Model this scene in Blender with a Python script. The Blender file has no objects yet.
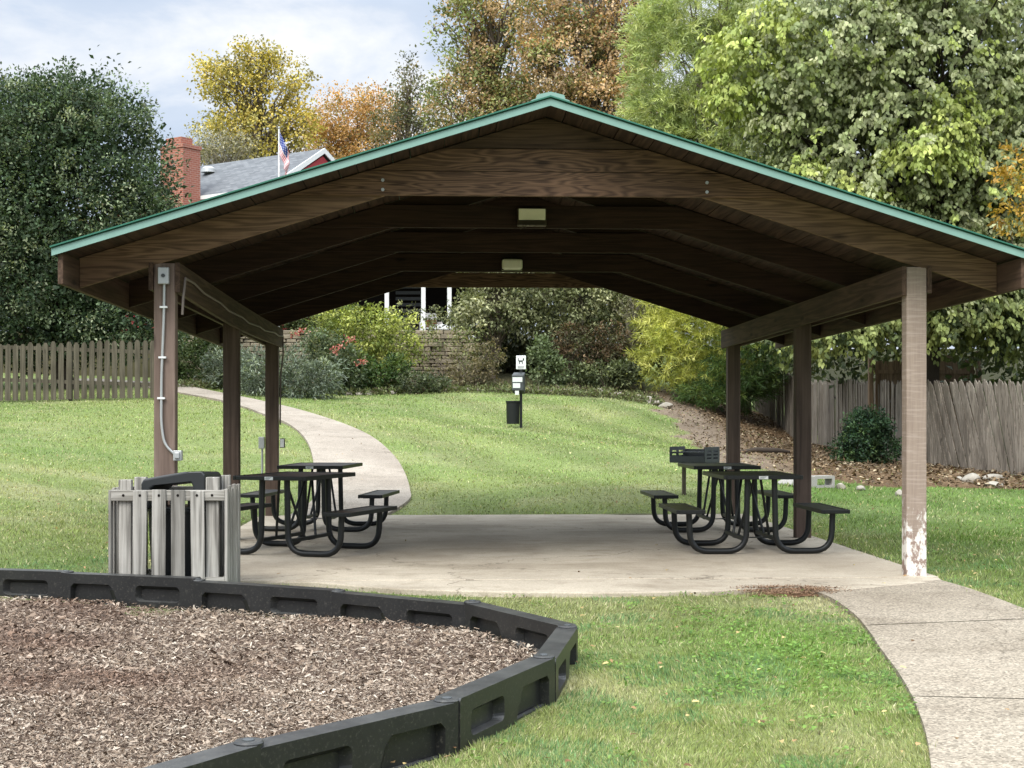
import bpy, math, random
import numpy as np
from mathutils import Vector, Matrix
from mathutils.geometry import tessellate_polygon

random.seed(11)
rng = np.random.default_rng(11)
scene = bpy.context.scene
COL = scene.collection
R = math.radians
F = 1450.0          # focal length of the photograph in pixels
EYE = 1.38          # eye height above the pavilion slab


def at(u, D):
    """ground x of something seen in column u at distance D"""
    return (u - 512.0) / F * D


def zz(v, D):
    return EYE + (415.0 - v) / F * D


# ------------------------------------------------------------------ objects
def tag(o, label=None, cat=None, group=None, kind=None):
    if label: o['label'] = label
    if cat: o['category'] = cat
    if group: o['group'] = group
    if kind: o['kind'] = kind
    return o


def empty(name, loc=(0, 0, 0), rz=0.0, **kw):
    o = bpy.data.objects.new(name, None)
    COL.objects.link(o)
    o.location = loc
    o.rotation_euler = (0, 0, rz)
    o.empty_display_size = 0.2
    kw.setdefault('kind', 'thing')
    return tag(o, **kw)


def link(name, me, m, parent=None):
    o = bpy.data.objects.new(name, me)
    COL.objects.link(o)
    if m: me.materials.append(m)
    if parent: o.parent = parent
    return o


def copy_tree(o, parent=None):
    c = o.copy()
    COL.objects.link(c)
    if parent is not None: c.parent = parent
    for ch in list(o.children):
        copy_tree(ch, c)
    return c


class MB:
    """collects shapes that become ONE mesh"""
    def __init__(s):
        s.v = []; s.f = []

    def add(s, vs, fs):
        b = len(s.v)
        s.v += [tuple(v) for v in vs]
        s.f += [tuple(i + b for i in f) for f in fs]
        return s

    def box(s, x0, x1, y0, y1, z0, z1, M=None):
        vs = [Vector(p) for p in ((x0, y0, z0), (x1, y0, z0), (x1, y1, z0), (x0, y1, z0), (x0, y0, z1), (x1, y0, z1), (x1, y1, z1), (x0, y1, z1))]
        if M is not None: vs = [M @ v for v in vs]
        return s.add(vs, [(0, 3, 2, 1), (4, 5, 6, 7), (0, 1, 5, 4), (1, 2, 6, 5), (2, 3, 7, 6), (3, 0, 4, 7)])

    def hexa(s, p):
        return s.add(p, [(0, 3, 2, 1), (4, 5, 6, 7), (0, 1, 5, 4), (1, 2, 6, 5), (2, 3, 7, 6), (3, 0, 4, 7)])

    def tube(s, pts, rad, n=10, cap=True):
        pts = [Vector(p) for p in pts]
        if not isinstance(rad, (list, tuple)): rad = [rad] * len(pts)
        rings = []
        up = None
        for i, p in enumerate(pts):
            a = pts[max(i - 1, 0)]; b = pts[min(i + 1, len(pts) - 1)]
            t = (b - a)
            t = t.normalized() if t.length > 1e-9 else Vector((0, 0, 1))
            if up is None:
                up = Vector((1, 0, 0)) if abs(t.x) < 0.9 else Vector((0, 1, 0))
            up = (up - t * up.dot(t))
            up = up.normalized() if up.length > 1e-6 else t.orthogonal().normalized()
            w = t.cross(up)
            rings.append([p + (up * math.cos(6.28318 * k / n) + w * math.sin(6.28318 * k / n)) * rad[i] for k in range(n)])
        vs = [q for r in rings for q in r]
        fs = []
        for i in range(len(pts) - 1):
            for k in range(n):
                fs.append((i * n + k, i * n + (k + 1) % n, (i + 1) * n + (k + 1) % n, (i + 1) * n + k))
        if cap:
            fs.append(tuple(reversed(range(n))))
            fs.append(tuple(range((len(pts) - 1) * n, len(pts) * n)))
        return s.add(vs, fs)

    def lathe(s, prof, n=24, c=(0, 0, 0)):
        vs = []; fs = []
        for r, z in prof:
            for k in range(n):
                a = 6.28318 * k / n
                vs.append((c[0] + r * math.cos(a), c[1] + r * math.sin(a), c[2] + z))
        for i in range(len(prof) - 1):
            for k in range(n):
                fs.append((i * n + k, i * n + (k + 1) % n, (i + 1) * n + (k + 1) % n, (i + 1) * n + k))
        return s.add(vs, fs)

    def prism(s, poly, fn0, fn1, hole=None):
        """polygon (2-D) extruded between two mappings"""
        loops = [poly] + ([hole] if hole else [])
        flat = [p for l in loops for p in l]
        tris = tessellate_polygon([[Vector((p[0], p[1], 0)) for p in l] for l in loops])
        n = len(flat)
        vs = [fn0(p) for p in flat] + [fn1(p) for p in flat]
        fs = [tuple(t) for t in tris] + [tuple(n + i for i in reversed(t)) for t in tris]
        b = 0
        for l in loops:
            m = len(l)
            for i in range(m):
                j = (i + 1) % m
                fs.append((b + i, b + j, n + b + j, n + b + i))
            b += m
        return s.add(vs, fs)

    def build(s, name, m, parent=None, smooth=False, bevel=0.0, seg=2):
        import bmesh
        me = bpy.data.meshes.new(name)
        me.from_pydata(s.v, [], s.f)
        bm = bmesh.new(); bm.from_mesh(me)
        bmesh.ops.recalc_face_normals(bm, faces=bm.faces)
        bm.to_mesh(me); bm.free()
        if smooth:
            me.polygons.foreach_set('use_smooth', [True] * len(me.polygons))
            try: me.set_sharp_from_angle(angle=R(40))
            except Exception: pass
        me.update()
        o = link(name, me, m, parent)
        if bevel:
            b = o.modifiers.new('edge', 'BEVEL')
            b.width = bevel; b.segments = seg; b.limit_method = 'ANGLE'; b.angle_limit = R(35)
        return o


def arc_path(pts, r=0.1, n=6):
    """polyline with rounded corners"""
    P = [Vector(p) for p in pts]
    out = [P[0]]
    for i in range(1, len(P) - 1):
        a = (P[i - 1] - P[i]); b = (P[i + 1] - P[i])
        d = min(r, a.length * .49, b.length * .49)
        a = P[i] + a.normalized() * d; b = P[i] + b.normalized() * d
        for k in range(n + 1):
            t = k / n
            out.append(a * (1 - t) ** 2 + P[i] * 2 * t * (1 - t) + b * t * t)
    out.append(P[-1])
    return out


def np_mesh(name, V, k, cols=None, smooth=False):
    """V (N,k,3): N separate k-gons, with one colour per face corner point"""
    N = V.shape[0]
    me = bpy.data.meshes.new(name)
    me.vertices.add(N * k)
    me.vertices.foreach_set('co', V.reshape(-1).astype(np.float32))
    me.loops.add(N * k)
    me.loops.foreach_set('vertex_index', np.arange(N * k, dtype=np.int32))
    me.polygons.add(N)
    me.polygons.foreach_set('loop_start', np.arange(0, N * k, k, dtype=np.int32))
    me.update(calc_edges=True)
    if cols is not None:
        at_ = me.color_attributes.new('Col', 'FLOAT_COLOR', 'POINT')
        c = np.ones((N, k, 4), np.float32)
        c[:, :, :3] = cols[:, None, :]
        at_.data.foreach_set('color', c.reshape(-1))
    return me


def grid_mesh(name, P, cols=None, mask=None, smooth=True):
    """P (ny,nx,3) grid of points"""
    ny, nx = P.shape[:2]
    i = np.arange(ny * nx).reshape(ny, nx)
    q = np.stack([i[:-1, :-1], i[:-1, 1:], i[1:, 1:], i[1:, :-1]], -1).reshape(-1, 4)
    if mask is not None: q = q[mask.reshape(-1)]
    me = bpy.data.meshes.new(name)
    me.vertices.add(ny * nx)
    me.vertices.foreach_set('co', P.reshape(-1).astype(np.float32))
    me.loops.add(len(q) * 4)
    me.loops.foreach_set('vertex_index', q.reshape(-1).astype(np.int32))
    me.polygons.add(len(q))
    me.polygons.foreach_set('loop_start', np.arange(0, len(q) * 4, 4, dtype=np.int32))
    me.update(calc_edges=True)
    if smooth: me.polygons.foreach_set('use_smooth', [True] * len(q))
    if cols is not None:
        at_ = me.color_attributes.new('Col', 'FLOAT_COLOR', 'POINT')
        c = np.ones((ny * nx, 4), np.float32)
        c[:, :cols.shape[-1]] = cols.reshape(ny * nx, -1)
        at_.data.foreach_set('color', c.reshape(-1))
    return me


# ------------------------------------------------------------------ materials
class Mat:
    def __init__(s, name):
        s.m = bpy.data.materials.new(name)
        s.m.use_nodes = True
        s.t = s.m.node_tree
        s.bsdf = s.t.nodes['Principled BSDF']
        s.out = s.t.nodes['Material Output']

    def n(s, typ, ins=None, **props):
        nd = s.t.nodes.new(typ)
        for k, v in props.items(): setattr(nd, k, v)
        for k, v in (ins or {}).items():
            if isinstance(v, bpy.types.NodeSocket): s.t.links.new(v, nd.inputs[k])
            else: nd.inputs[k].default_value = v
        return nd

    def link(s, a, b): s.t.links.new(a, b)

    def coord(s, scale=(1, 1, 1), kind='Object'):
        tc = s.n('ShaderNodeTexCoord')
        mp = s.n('ShaderNodeMapping', {'Vector': tc.outputs[kind], 'Scale': scale})
        return mp.outputs[0]

    def noise(s, vec, scale, detail=4, rough=.6, dist=0.0):
        return s.n('ShaderNodeTexNoise', {'Vector': vec, 'Scale': scale, 'Detail': detail, 'Roughness': rough, 'Distortion': dist}).outputs['Fac']

    def ramp(s, fac, stops):
        r = s.n('ShaderNodeValToRGB', {'Fac': fac})
        e = r.color_ramp.elements
        while len(e) < len(stops): e.new(0.5)
        for el, (p, c) in zip(e, stops):
            el.position = p
            el.color = (*c, 1) if len(c) == 3 else c
        return r.outputs[0]

    def mix(s, fac, a, b, mode='MIX'):
        nd = s.n('ShaderNodeMix', data_type='RGBA', blend_type=mode)
        for sock, v in ((nd.inputs[0], fac), (nd.inputs[6], a), (nd.inputs[7], b)):
            if isinstance(v, bpy.types.NodeSocket): s.link(v, sock)
            elif isinstance(v, (int, float)): sock.default_value = v
            else: sock.default_value = (*v, 1) if len(v) == 3 else v
        return nd.outputs[2]

    def math(s, op, a, b=0.0, c=None):
        nd = s.n('ShaderNodeMath', operation=op)
        for i, v in enumerate((a, b) if c is None else (a, b, c)):
            if isinstance(v, bpy.types.NodeSocket): s.link(v, nd.inputs[i])
            else: nd.inputs[i].default_value = v
        return nd.outputs[0]

    def bump(s, h, strength=.3, dist=.01):
        b = s.n('ShaderNodeBump', {'Height': h, 'Strength': strength, 'Distance': dist})
        s.link(b.outputs[0], s.bsdf.inputs['Normal'])

    def fin(s, col, rough=.7, spec=.3, metal=0.0):
        if isinstance(col, bpy.types.NodeSocket): s.link(col, s.bsdf.inputs['Base Color'])
        else: s.bsdf.inputs['Base Color'].default_value = (*col, 1)
        if isinstance(rough, bpy.types.NodeSocket): s.link(rough, s.bsdf.inputs['Roughness'])
        else: s.bsdf.inputs['Roughness'].default_value = rough
        s.bsdf.inputs['Specular IOR Level'].default_value = spec
        s.bsdf.inputs['Metallic'].default_value = metal
        return s.m


def wood(name, dark, light, axis, rings=1.0, rough=.75, fine=1.0, bump=.35, fig=.32, wide=7.0, knots=True):
    """grain drawn out along one axis, with ring figure and weathered blotches"""
    m = Mat(name)
    st = [wide] * 3; st[axis] = .45
    v = m.coord(st)
    n1 = m.noise(v, 1.0, 3, .5, .3)
    ring = m.math('SINE', m.math('MULTIPLY', n1, 52.0 * rings))
    ring = m.math('MULTIPLY_ADD', ring, .5, .5)
    st2 = [60.0 * fine] * 3; st2[axis] = 2.0
    n2 = m.noise(m.coord(st2), 1.0, 4, .7)
    n3 = m.noise(m.coord((1.3, 1.3, 1.3)), 1.0, 5, .6)
    f = m.math('MULTIPLY_ADD', ring, fig, m.math('MULTIPLY', n2, 1.07 - fig))
    c = m.ramp(f, [(.15, dark), (.8, light)])
    if knots:
        st3 = [5.5] * 3; st3[axis] = 1.5
        vo = m.n('ShaderNodeTexVoronoi', {'Vector': m.coord(st3), 'Scale': 1.0})
        pick = m.n('ShaderNodeSeparateColor', {0: vo.outputs['Color']}).outputs[0]
        kn = m.math('MULTIPLY', m.ramp(vo.outputs['Distance'], [(.07, (1, 1, 1)), (.16, (0, 0, 0))]), m.math('GREATER_THAN', pick, .62))
        c = m.mix(m.math('MULTIPLY', kn, .8), c, tuple(x * .45 for x in dark))
        streak = [3.0] * 3; streak[axis] = .25
        c = m.mix(m.ramp(m.noise(m.coord(streak), 1.0, 4, .6), [(.5, (0, 0, 0)), (.72, (.55, .55, .55))]), c, tuple(x * .8 for x in dark))
    c = m.mix(m.ramp(n3, [(.35, (0, 0, 0)), (.7, (1, 1, 1))]), m.mix(1.0, c, (.72, .70, .68), 'MULTIPLY'), c)
    m.bump(f, bump, .006)
    return m.fin(c, rough, .25)


def plain(name, col, rough=.6, spec=.4, metal=0.0, var=.25, scale=8.0, bump=0.0):
    m = Mat(name)
    n = m.noise(m.coord(), scale, 6, .65)
    c = m.mix(n, tuple(x * (1 - var) for x in col), tuple(min(1, x * (1 + var)) for x in col))
    if bump: m.bump(m.noise(m.coord(), scale * 6, 4, .6), bump, .004)
    return m.fin(c, rough, spec, metal)


def leafmat(name, trans=.3, rough=.55, spec=.25):
    m = Mat(name)
    a = m.n('ShaderNodeAttribute', attribute_name='Col')
    m.fin(a.outputs['Color'], rough, spec)
    tr = m.n('ShaderNodeBsdfTranslucent')
    m.link(m.mix(1.0, a.outputs['Color'], (1.0, 1.0, .55), 'MULTIPLY'), tr.inputs[0])
    mx = m.n('ShaderNodeMixShader', {0: trans})
    m.link(m.bsdf.outputs[0], mx.inputs[1]); m.link(tr.outputs[0], mx.inputs[2])
    m.link(mx.outputs[0], m.out.inputs[0])
    return m.m


M = {}
WD, WL = (.036, .021, .014), (.125, .078, .052)
M['wood_x'] = wood('brown stained timber x', WD, WL, 0, 1.3)
M['wood_y'] = wood('brown stained timber y', WD, WL, 1, .8)
M['wood_z'] = wood('brown stained timber z', (.055, .036, .029), (.14, .098, .078), 2, .5)
M['gable'] = wood('gable board', (.028, .014, .009), (.23, .135, .082), 0, 2.9, .7, 1.0, .5, .36, 4.6)  # same stain, its light grain raised for daylight on the gable
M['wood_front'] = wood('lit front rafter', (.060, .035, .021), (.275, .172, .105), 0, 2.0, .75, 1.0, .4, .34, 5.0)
M['post_left'] = wood('weathered lit front post', (.14, .098, .080), (.30, .225, .185), 2, .5)  # same paint as the rear posts, weathered, tone raised for daylight
M['deck'] = wood('roof decking', (.022, .013, .009), (.085, .052, .036), 1, .7)  # timber colour darkened to carry the shade under the roof
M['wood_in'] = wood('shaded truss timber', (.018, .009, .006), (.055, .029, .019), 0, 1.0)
M['grey_slat'] = wood('weathered grey slat', (.085, .08, .07), (.52, .50, .46), 2, .7, .85, 1.2, .8)
M['grey_rail'] = wood('weathered grey rail', (.15, .14, .12), (.48, .46, .42), 0, .9, .85, 1.0, .7)
M['picket'] = wood('old picket', (.055, .048, .034), (.135, .118, .086), 2, .6, .85)
M['stockade'] = wood('silvered stockade', (.06, .049, .038), (.30, .265, .22), 2, .8, .9, 1.8, .35, .32, 11.0)
M['brown_fence'] = wood('brown fence board', (.09, .06, .04), (.27, .19, .12), 2, .7, .85)

# front right post: pinkish paint lightened for daylight, flaking to white near its foot
m = Mat('flaking post paint')
st = m.coord((7, 7, .45)); n1 = m.noise(st, 1, 3, .5, .3)
ring = m.math('MULTIPLY_ADD', m.math('SINE', m.math('MULTIPLY', n1, 30)), .5, .5)
n2 = m.noise(m.coord((50, 50, 2.5)), 1, 4, .7)
base = m.ramp(m.math('MULTIPLY_ADD', ring, .14, m.math('MULTIPLY', n2, .8)), [(.0, (.20, .148, .12)), (.95, (.36, .285, .23))])
cross = m.noise(m.coord((4, 4, 55)), 1, 3, .6)
base = m.mix(m.ramp(cross, [(.5, (0, 0, 0)), (.62, (.35, .35, .35))]), base, (.46, .38, .33))
sx = m.n('ShaderNodeSeparateXYZ', {0: m.n('ShaderNodeTexCoord').outputs['Object']})
flk = m.noise(m.coord((9, 9, 5)), 1, 6, .7)
hz = m.math('MULTIPLY_ADD', sx.outputs[2], -.62, .93)
msk = m.ramp(m.math('ADD', m.math('MULTIPLY', hz, .8), m.math('MULTIPLY_ADD', flk, 1.0, -.62)), [(.36, (0, 0, 0)), (.44, (1, 1, 1))])
brown = m.ramp(m.noise(m.coord((6, 6, 4)), 1.7, 5, .7), [(.49, (.70, .66, .61)), (.55, (.27, .195, .16))])
m.bump(m.math('ADD', n2, msk), .35, .004)
M['post_right'] = m.fin(m.mix(msk, base, brown), .75, .25)

M['teal'] = plain('pale teal trim', (.19, .325, .285), .45, .4, 0, .22, 3.5)
M['green_metal'] = plain('green metal sheet', (.03, .14, .095), .4, .5, .2, .15, 3.0)
M['black_metal'] = plain('black powder coat', (.009, .010, .010), .42, .35, 0, .3, 5.0)
M['black_plastic'] = plain('black plastic lid', (.018, .02, .022), .38, .5, 0, .3, 4.0)
M['white'] = plain('white paint', (.72, .73, .72), .5, .4, 0, .06, 3)
M['label'] = plain('pale label', (.62, .64, .62), .5, .4, 0, .1, 60)
M['grey_metal'] = plain('galvanised grey', (.42, .43, .43), .4, .5, .4, .15, 12)
M['dark_grey'] = plain('dark grey steel', (.055, .06, .062), .5, .45, .2, .3, 10)
M['rust_post'] = plain('weathered steel post', (.12, .10, .07), .7, .3, .2, .3, 10)
M['lens'] = plain('yellowed lamp lens', (.90, .87, .70), .35, .5, 0, .1, 6)
M['bronze'] = plain('bronze lamp housing', (.05, .035, .02), .5, .4, .3, .2, 6)
M['rock'] = plain('pale limestone', (.30, .275, .23), .9, .2, 0, .4, 6, .5)
M['block'] = plain('cinder block', (.33, .315, .29), .95, .15, 0, .2, 30, .6)
M['wall_stone'] = plain('stacked wall stone', (.30, .255, .185), .95, .15, 0, .75, 3.1, .8)
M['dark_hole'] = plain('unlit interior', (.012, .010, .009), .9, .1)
M['red_siding'] = plain('barn red siding', (.36, .045, .055), .7, .3, 0, .15, 2)
M['brick_chim'] = None
M['terrace_soil'] = plain('terrace soil', (.10, .09, .05), .95, .1, 0, .4, 2)
M['bark'] = plain('grey bark', (.13, .105, .08), .95, .1, 0, .45, 9, .8)
M['bark_dark'] = plain('dark bark', (.05, .04, .032), .95, .1, 0, .4, 9, .8)
M['bark_pale'] = plain('pale bark', (.30, .27, .22), .95, .1, 0, .35, 9, .6)
M['cable'] = plain('grey brown cable', (.17, .14, .12), .6, .3, 0, .1)
M['leaf'] = leafmat('leaf')
M['needle'] = leafmat('pine needle', .35, .5)
M['blade'] = leafmat('grass blade', .35, .6, .2)
M['chip'] = leafmat('wood chip', .0, .9, .1)
M['dead_leaf'] = leafmat('fallen leaf', .1, .8, .15)

m = Mat('black border plastic')
geo = m.n('ShaderNodeNewGeometry')
nz = m.n('ShaderNodeSeparateXYZ', {0: geo.outputs['Normal']}).outputs[2]
sp = m.noise(m.coord(), 60, 3, .7); bl = m.noise(m.coord(), 5, 5, .65)
dust = m.math('MULTIPLY', m.math('MAXIMUM', nz, .16), m.ramp(bl, [(.3, (.15, .15, .15)), (.75, (1, 1, 1))]))
c = m.mix(dust, (.010, .010, .0105), (.070, .070, .066))
c = m.mix(m.ramp(sp, [(.56, (0, 0, 0)), (.74, (.45, .45, .45))]), c, (.13, .12, .10))
m.bump(m.noise(m.coord(), 160, 2, .5), .12, .002)
M['border'] = m.fin(c, .40, .45)

m = Mat('red brick')
br = m.n('ShaderNodeTexBrick', {'Vector': m.coord((1, 1, 1)), 'Color1': (.30, .098, .066, 1), 'Color2': (.21, .066, .05, 1), 'Mortar': (.38, .30, .25, 1),
                                'Scale': 1.0, 'Mortar Size': .012, 'Brick Width': .24, 'Row Height': .085})
tc = m.n('ShaderNodeTexCoord'); s3 = m.n('ShaderNodeSeparateXYZ', {0: tc.outputs['Object']})
cb = m.n('ShaderNodeCombineXYZ', {0: m.math('ADD', s3.outputs[0], s3.outputs[1]), 1: s3.outputs[2]})
m.link(cb.outputs[0], br.inputs['Vector'])
M['brick_chim'] = m.fin(m.mix(m.noise(m.coord(), 6, 4, .6), br.outputs[0], (.34, .135, .095)), .9, .15)
for l in list(m.t.links):
    pass

m = Mat('grey shingle')
br = m.n('ShaderNodeTexBrick', {'Color1': (.085, .092, .10, 1), 'Color2': (.22, .23, .24, 1), 'Mortar': (.07, .07, .075, 1), 'Scale': 1.0, 'Mortar Size': .012, 'Brick Width': .33, 'Row Height': .14})
tc = m.n('ShaderNodeTexCoord'); s3 = m.n('ShaderNodeSeparateXYZ', {0: tc.outputs['Object']})
cb = m.n('ShaderNodeCombineXYZ', {0: s3.outputs[0], 1: m.math('MULTIPLY', s3.outputs[2], 1.8)})
m.link(cb.outputs[0], br.inputs['Vector'])
M['shingle'] = m.fin(m.mix(m.noise(m.coord(), 9, 4, .6), br.outputs[0], (.13, .137, .147)), .9, .15)


def concrete(name, c0, c1, agg, stain=(.22, .17, .12)):
    m = Mat(name)
    v = m.coord(kind='Object')
    n1 = m.noise(v, .55, 6, .6); n2 = m.noise(v, 3.0, 6, .7); n3 = m.noise(v, 90, 3, .7)
    c = m.mix(m.ramp(n1, [(.33, (0, 0, 0)), (.68, (1, 1, 1))]), c0, c1)
    c = m.mix(m.ramp(n2, [(.5, (0, 0, 0)), (.75, (.75, .75, .75))]), c, stain)
    wet = m.noise(m.coord((.5, 1.3, 1)), .9, 5, .55, .6)
    c = m.mix(m.ramp(wet, [(.52, (0, 0, 0)), (.66, (.6, .6, .6))]), c, m.mix(1.0, c, (.66, .64, .61), 'MULTIPLY'))
    ck = m.n('ShaderNodeTexVoronoi', {'Vector': m.n('ShaderNodeVectorMath', {0: v, 1: m.n('ShaderNodeTexNoise', {'Vector': v, 'Scale': 2.5, 'Detail': 5}).outputs['Color']}, operation='ADD').outputs[0], 'Scale': .22}, feature='DISTANCE_TO_EDGE')
    c = m.mix(m.ramp(ck.outputs['Distance'], [(.0, (.75, .75, .75)), (.0022, (0, 0, 0))]), c, (.12, .10, .075))
    vo = m.n('ShaderNodeTexVoronoi', {'Vector': v, 'Scale': 75.0})
    c = m.mix(agg, c, m.mix(1.0, c, m.ramp(vo.outputs['Color'], [(.1, (.45, .42, .38)), (.9, (1.55, 1.5, 1.45))]), 'MULTIPLY'))
    c = m.mix(m.ramp(n3, [(.35, (.5, .5, .5)), (.6, (0, 0, 0))]), c, m.mix(1.0, c, (.6, .58, .55), 'MULTIPLY'))
    m.bump(m.math('ADD', n3, vo.outputs['Distance']), .25 if agg else .1, .004)
    return m.fin(c, .85, .2)


M['slab'] = concrete('smooth concrete', (.36, .31, .242), (.55, .487, .392), .16, (.28, .23, .17))
M['walk'] = concrete('exposed aggregate concrete', (.25, .218, .172), (.34, .302, .245), .75, (.185, .155, .12))
M['walk_far'] = concrete('footpath concrete', (.27, .235, .195), (.36, .32, .27), .5, (.22, .19, .155))
M['soil'] = plain('red brown soil', (.15, .085, .05), .95, .1, 0, .45, 9, .9)
M['mulch_base'] = plain('dark mulch bed', (.12, .085, .065), .95, .1, 0, .6, 25, .9)

# ground: patch colour comes from the terrain mesh, fine clutter from noise
m = Mat('lawn soil and turf')
a = m.n('ShaderNodeAttribute', attribute_name='Col')
n1 = m.noise(m.coord(), 14, 6, .75); n2 = m.noise(m.coord(), 55, 4, .7)
c = m.mix(1.0, a.outputs['Color'], m.ramp(n1, [(.3, (.62, .62, .6)), (.7, (1.3, 1.3, 1.25))]), 'MULTIPLY')
c = m.mix(1.0, c, m.ramp(n2, [(.3, (.7, .7, .7)), (.7, (1.25, 1.25, 1.25))]), 'MULTIPLY')
m.bump(m.math('ADD', n1, n2), .6, .03)
M['ground'] = m.fin(c, .95, .1)

# ------------------------------------------------------------------ terrain
CTL = np.array([[-1.879,25.0,0.432],[-3.321,28.0,0.897],[-5.326,33.0,1.471],[-9.269,40.0,2.208],[0.117,34.0,1.075],[0.09,26.0,0.394],[0.076,22.0,0.166],[-1.217,42.0,2.104],[3.708,42.0,1.814],[2.472,28.0,0.704],[1.942,22.0,0.242],[-10.577,35.5,1.723],[-12.535,35.5,1.674],[-8.863,35.5,1.747],[-7.746,26.0,0.932],[-5.959,20.0,0.483],[-4.767,16.0,0.221],[-4.501,13.0,0.08],[-4.813,12.2,0.11],[9.423,28.0,0.221],[8.83,33.0,0.31],[8.342,42.0,0.511],[5.186,40.0,1.242],[8.706,48.0,1.281],[5.432,22.0,0.09],[5.149,15.3,0.008],[1.423,43.0,2.062],[-5.272,42.0,1.988],[-3.113,12.101,-0.035],[-3.312,16.096,-0.035],[-3.5,19.892,-0.035],[-0.114,20.26,-0.035],[3.291,20.229,-0.035],[3.48,16.434,-0.035],[3.678,12.439,-0.035],[0.084,16.265,-0.035],[0.282,12.27,-0.035],[-3.5,11.4,-0.06],[-5.2,12.0,0.0],[0.0,10.6,-0.06],[2.5,9.0,-0.07],[0.8,7.0,-0.1],[0.0,5.0,-0.12],[2.0,5.0,-0.12],[-4.0,8.0,-0.1],[-4.0,4.0,-0.12],[5.0,8.0,-0.05],[0.0,-4.0,-0.15],[8.0,2.0,-0.1],[-9.0,4.0,0.0],[3.6,10.3,-0.04],[-14.0,48.0,2.8],[-4.0,47.0,2.5],[5.0,47.0,2.3],[10.0,52.0,1.9],[14.0,34.0,0.8],[14.0,20.0,0.3],[14.0,50.0,2.2],[-14.0,25.0,1.15],[-15.0,38.0,2.0],[-14.0,14.0,0.45],[-30.0,30.0,2.4],[-30.0,60.0,4.5],[30.0,30.0,1.2],[30.0,60.0,3.0],[0.0,60.0,4.2],[0.0,90.0,5.5],[-40.0,100.0,6.0],[40.0,100.0,6.0],[-25.0,8.0,0.3],[25.0,8.0,0.0],[-20.0,-6.0,0.0],[20.0,-6.0,-0.2],[0.0,130.0,6.0],[-60.0,130.0,6.0],[60.0,130.0,6.0],[-60.0,40.0,4.0],[60.0,40.0,2.0],[-60.0,0.0,0.5],[60.0,0.0,0.0]])


def _ker(r2): return np.where(r2 > 1e-12, .5 * r2 * np.log(np.maximum(r2, 1e-12)), 0)


_n = len(CTL)
_d = CTL[:, None, :2] - CTL[None, :, :2]
_Q = np.c_[np.ones(_n), CTL[:, :2]]
_A = np.block([[_ker((_d ** 2).sum(-1)) + np.eye(_n) * .6, _Q], [_Q.T, np.zeros((3, 3))]])
_W = np.linalg.solve(_A, np.r_[CTL[:, 2], 0, 0, 0])


def tz(x, y):
    x = np.asarray(x, float); y = np.asarray(y, float); sh = x.shape
    x = x.ravel(); y = y.ravel(); out = np.empty(len(x))
    for i in range(0, len(x), 20000):
        a, b = x[i:i + 20000], y[i:i + 20000]
        r2 = (a[:, None] - CTL[None, :, 0]) ** 2 + (b[:, None] - CTL[None, :, 1]) ** 2
        out[i:i + 20000] = _ker(r2) @ _W[:_n] + _W[_n] + _W[_n + 1] * a + _W[_n + 2] * b
    return out.reshape(sh)


def tz1(x, y): return float(tz(np.array([x]), np.array([y]))[0])


_tab = rng.random((256, 256))


def vnoise(x, y, s, seed=0):
    x = np.asarray(x) * s + seed * 17.3; y = np.asarray(y) * s + seed * 31.7
    xi = np.floor(x).astype(int); yi = np.floor(y).astype(int)
    fx = x - xi; fy = y - yi
    fx = fx * fx * (3 - 2 * fx); fy = fy * fy * (3 - 2 * fy)
    g = lambda a, b: _tab[(xi + a) % 256, (yi + b) % 256]
    return (g(0, 0) * (1 - fx) + g(1, 0) * fx) * (1 - fy) + (g(0, 1) * (1 - fx) + g(1, 1) * fx) * fy


def fnoise(x, y, s, seed=0):
    return (vnoise(x, y, s, seed) + .5 * vnoise(x, y, s * 2.1, seed + 3) + .25 * vnoise(x, y, s * 4.3, seed + 5)) / 1.75


def inside(x, y, poly):
    x = np.asarray(x); y = np.asarray(y)
    r = np.zeros(x.shape, bool)
    n = len(poly)
    for i in range(n):
        x0, y0 = poly[i]; x1, y1 = poly[(i + 1) % n]
        if y0 == y1: continue
        c = ((y0 > y) != (y1 > y)) & (x < (x1 - x0) * (y - y0) / (y1 - y0) + x0)
        r ^= c
    return r


ALPHA = math.atan2(72.0, 1450.0)
PC = (0.2825, 12.27)


def pav(lx, ly):
    """pavilion floor coordinates to world"""
    return (PC[0] + lx * math.cos(ALPHA) - ly * math.sin(ALPHA), PC[1] + lx * math.sin(ALPHA) + ly * math.cos(ALPHA))


SLAB = [pav(-3.36, -.06), pav(3.36, -.06), pav(3.36, 7.83), pav(-3.36, 7.83)]
APRON = [pav(-2.35, -.07), (-1.60, 12.02), (-1.25, 11.76), (-.89, 11.57), (-.4, 11.44), (.1, 11.36), (.69, 11.31), (1.1, 11.36), (1.48, 11.42), (1.9, 11.55), (2.3, 11.66),
         (2.62, 11.50), (3.60, 12.10), pav(3.36, -.07)]
WALK_L = [(2.30, 11.66), (2.43, 11.2), (2.42, 10.3), (2.34, 9.5), (2.25, 8.85), (2.17, 8.2), (2.08, 7.6), (1.97, 7.0), (1.85, 6.45), (1.68, 5.8), (1.45, 5.0), (1.1, 4.0), (.5, 2.8)]
WALK_R = [(3.60, 12.18), (3.66, 11.6), (3.68, 10.6), (3.66, 9.7), (3.60, 8.9), (3.54, 8.1), (3.46, 7.4), (3.36, 6.7), (3.24, 6.0), (3.08, 5.3), (2.86, 4.4), (2.5, 3.3), (1.8, 2.0)]
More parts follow.
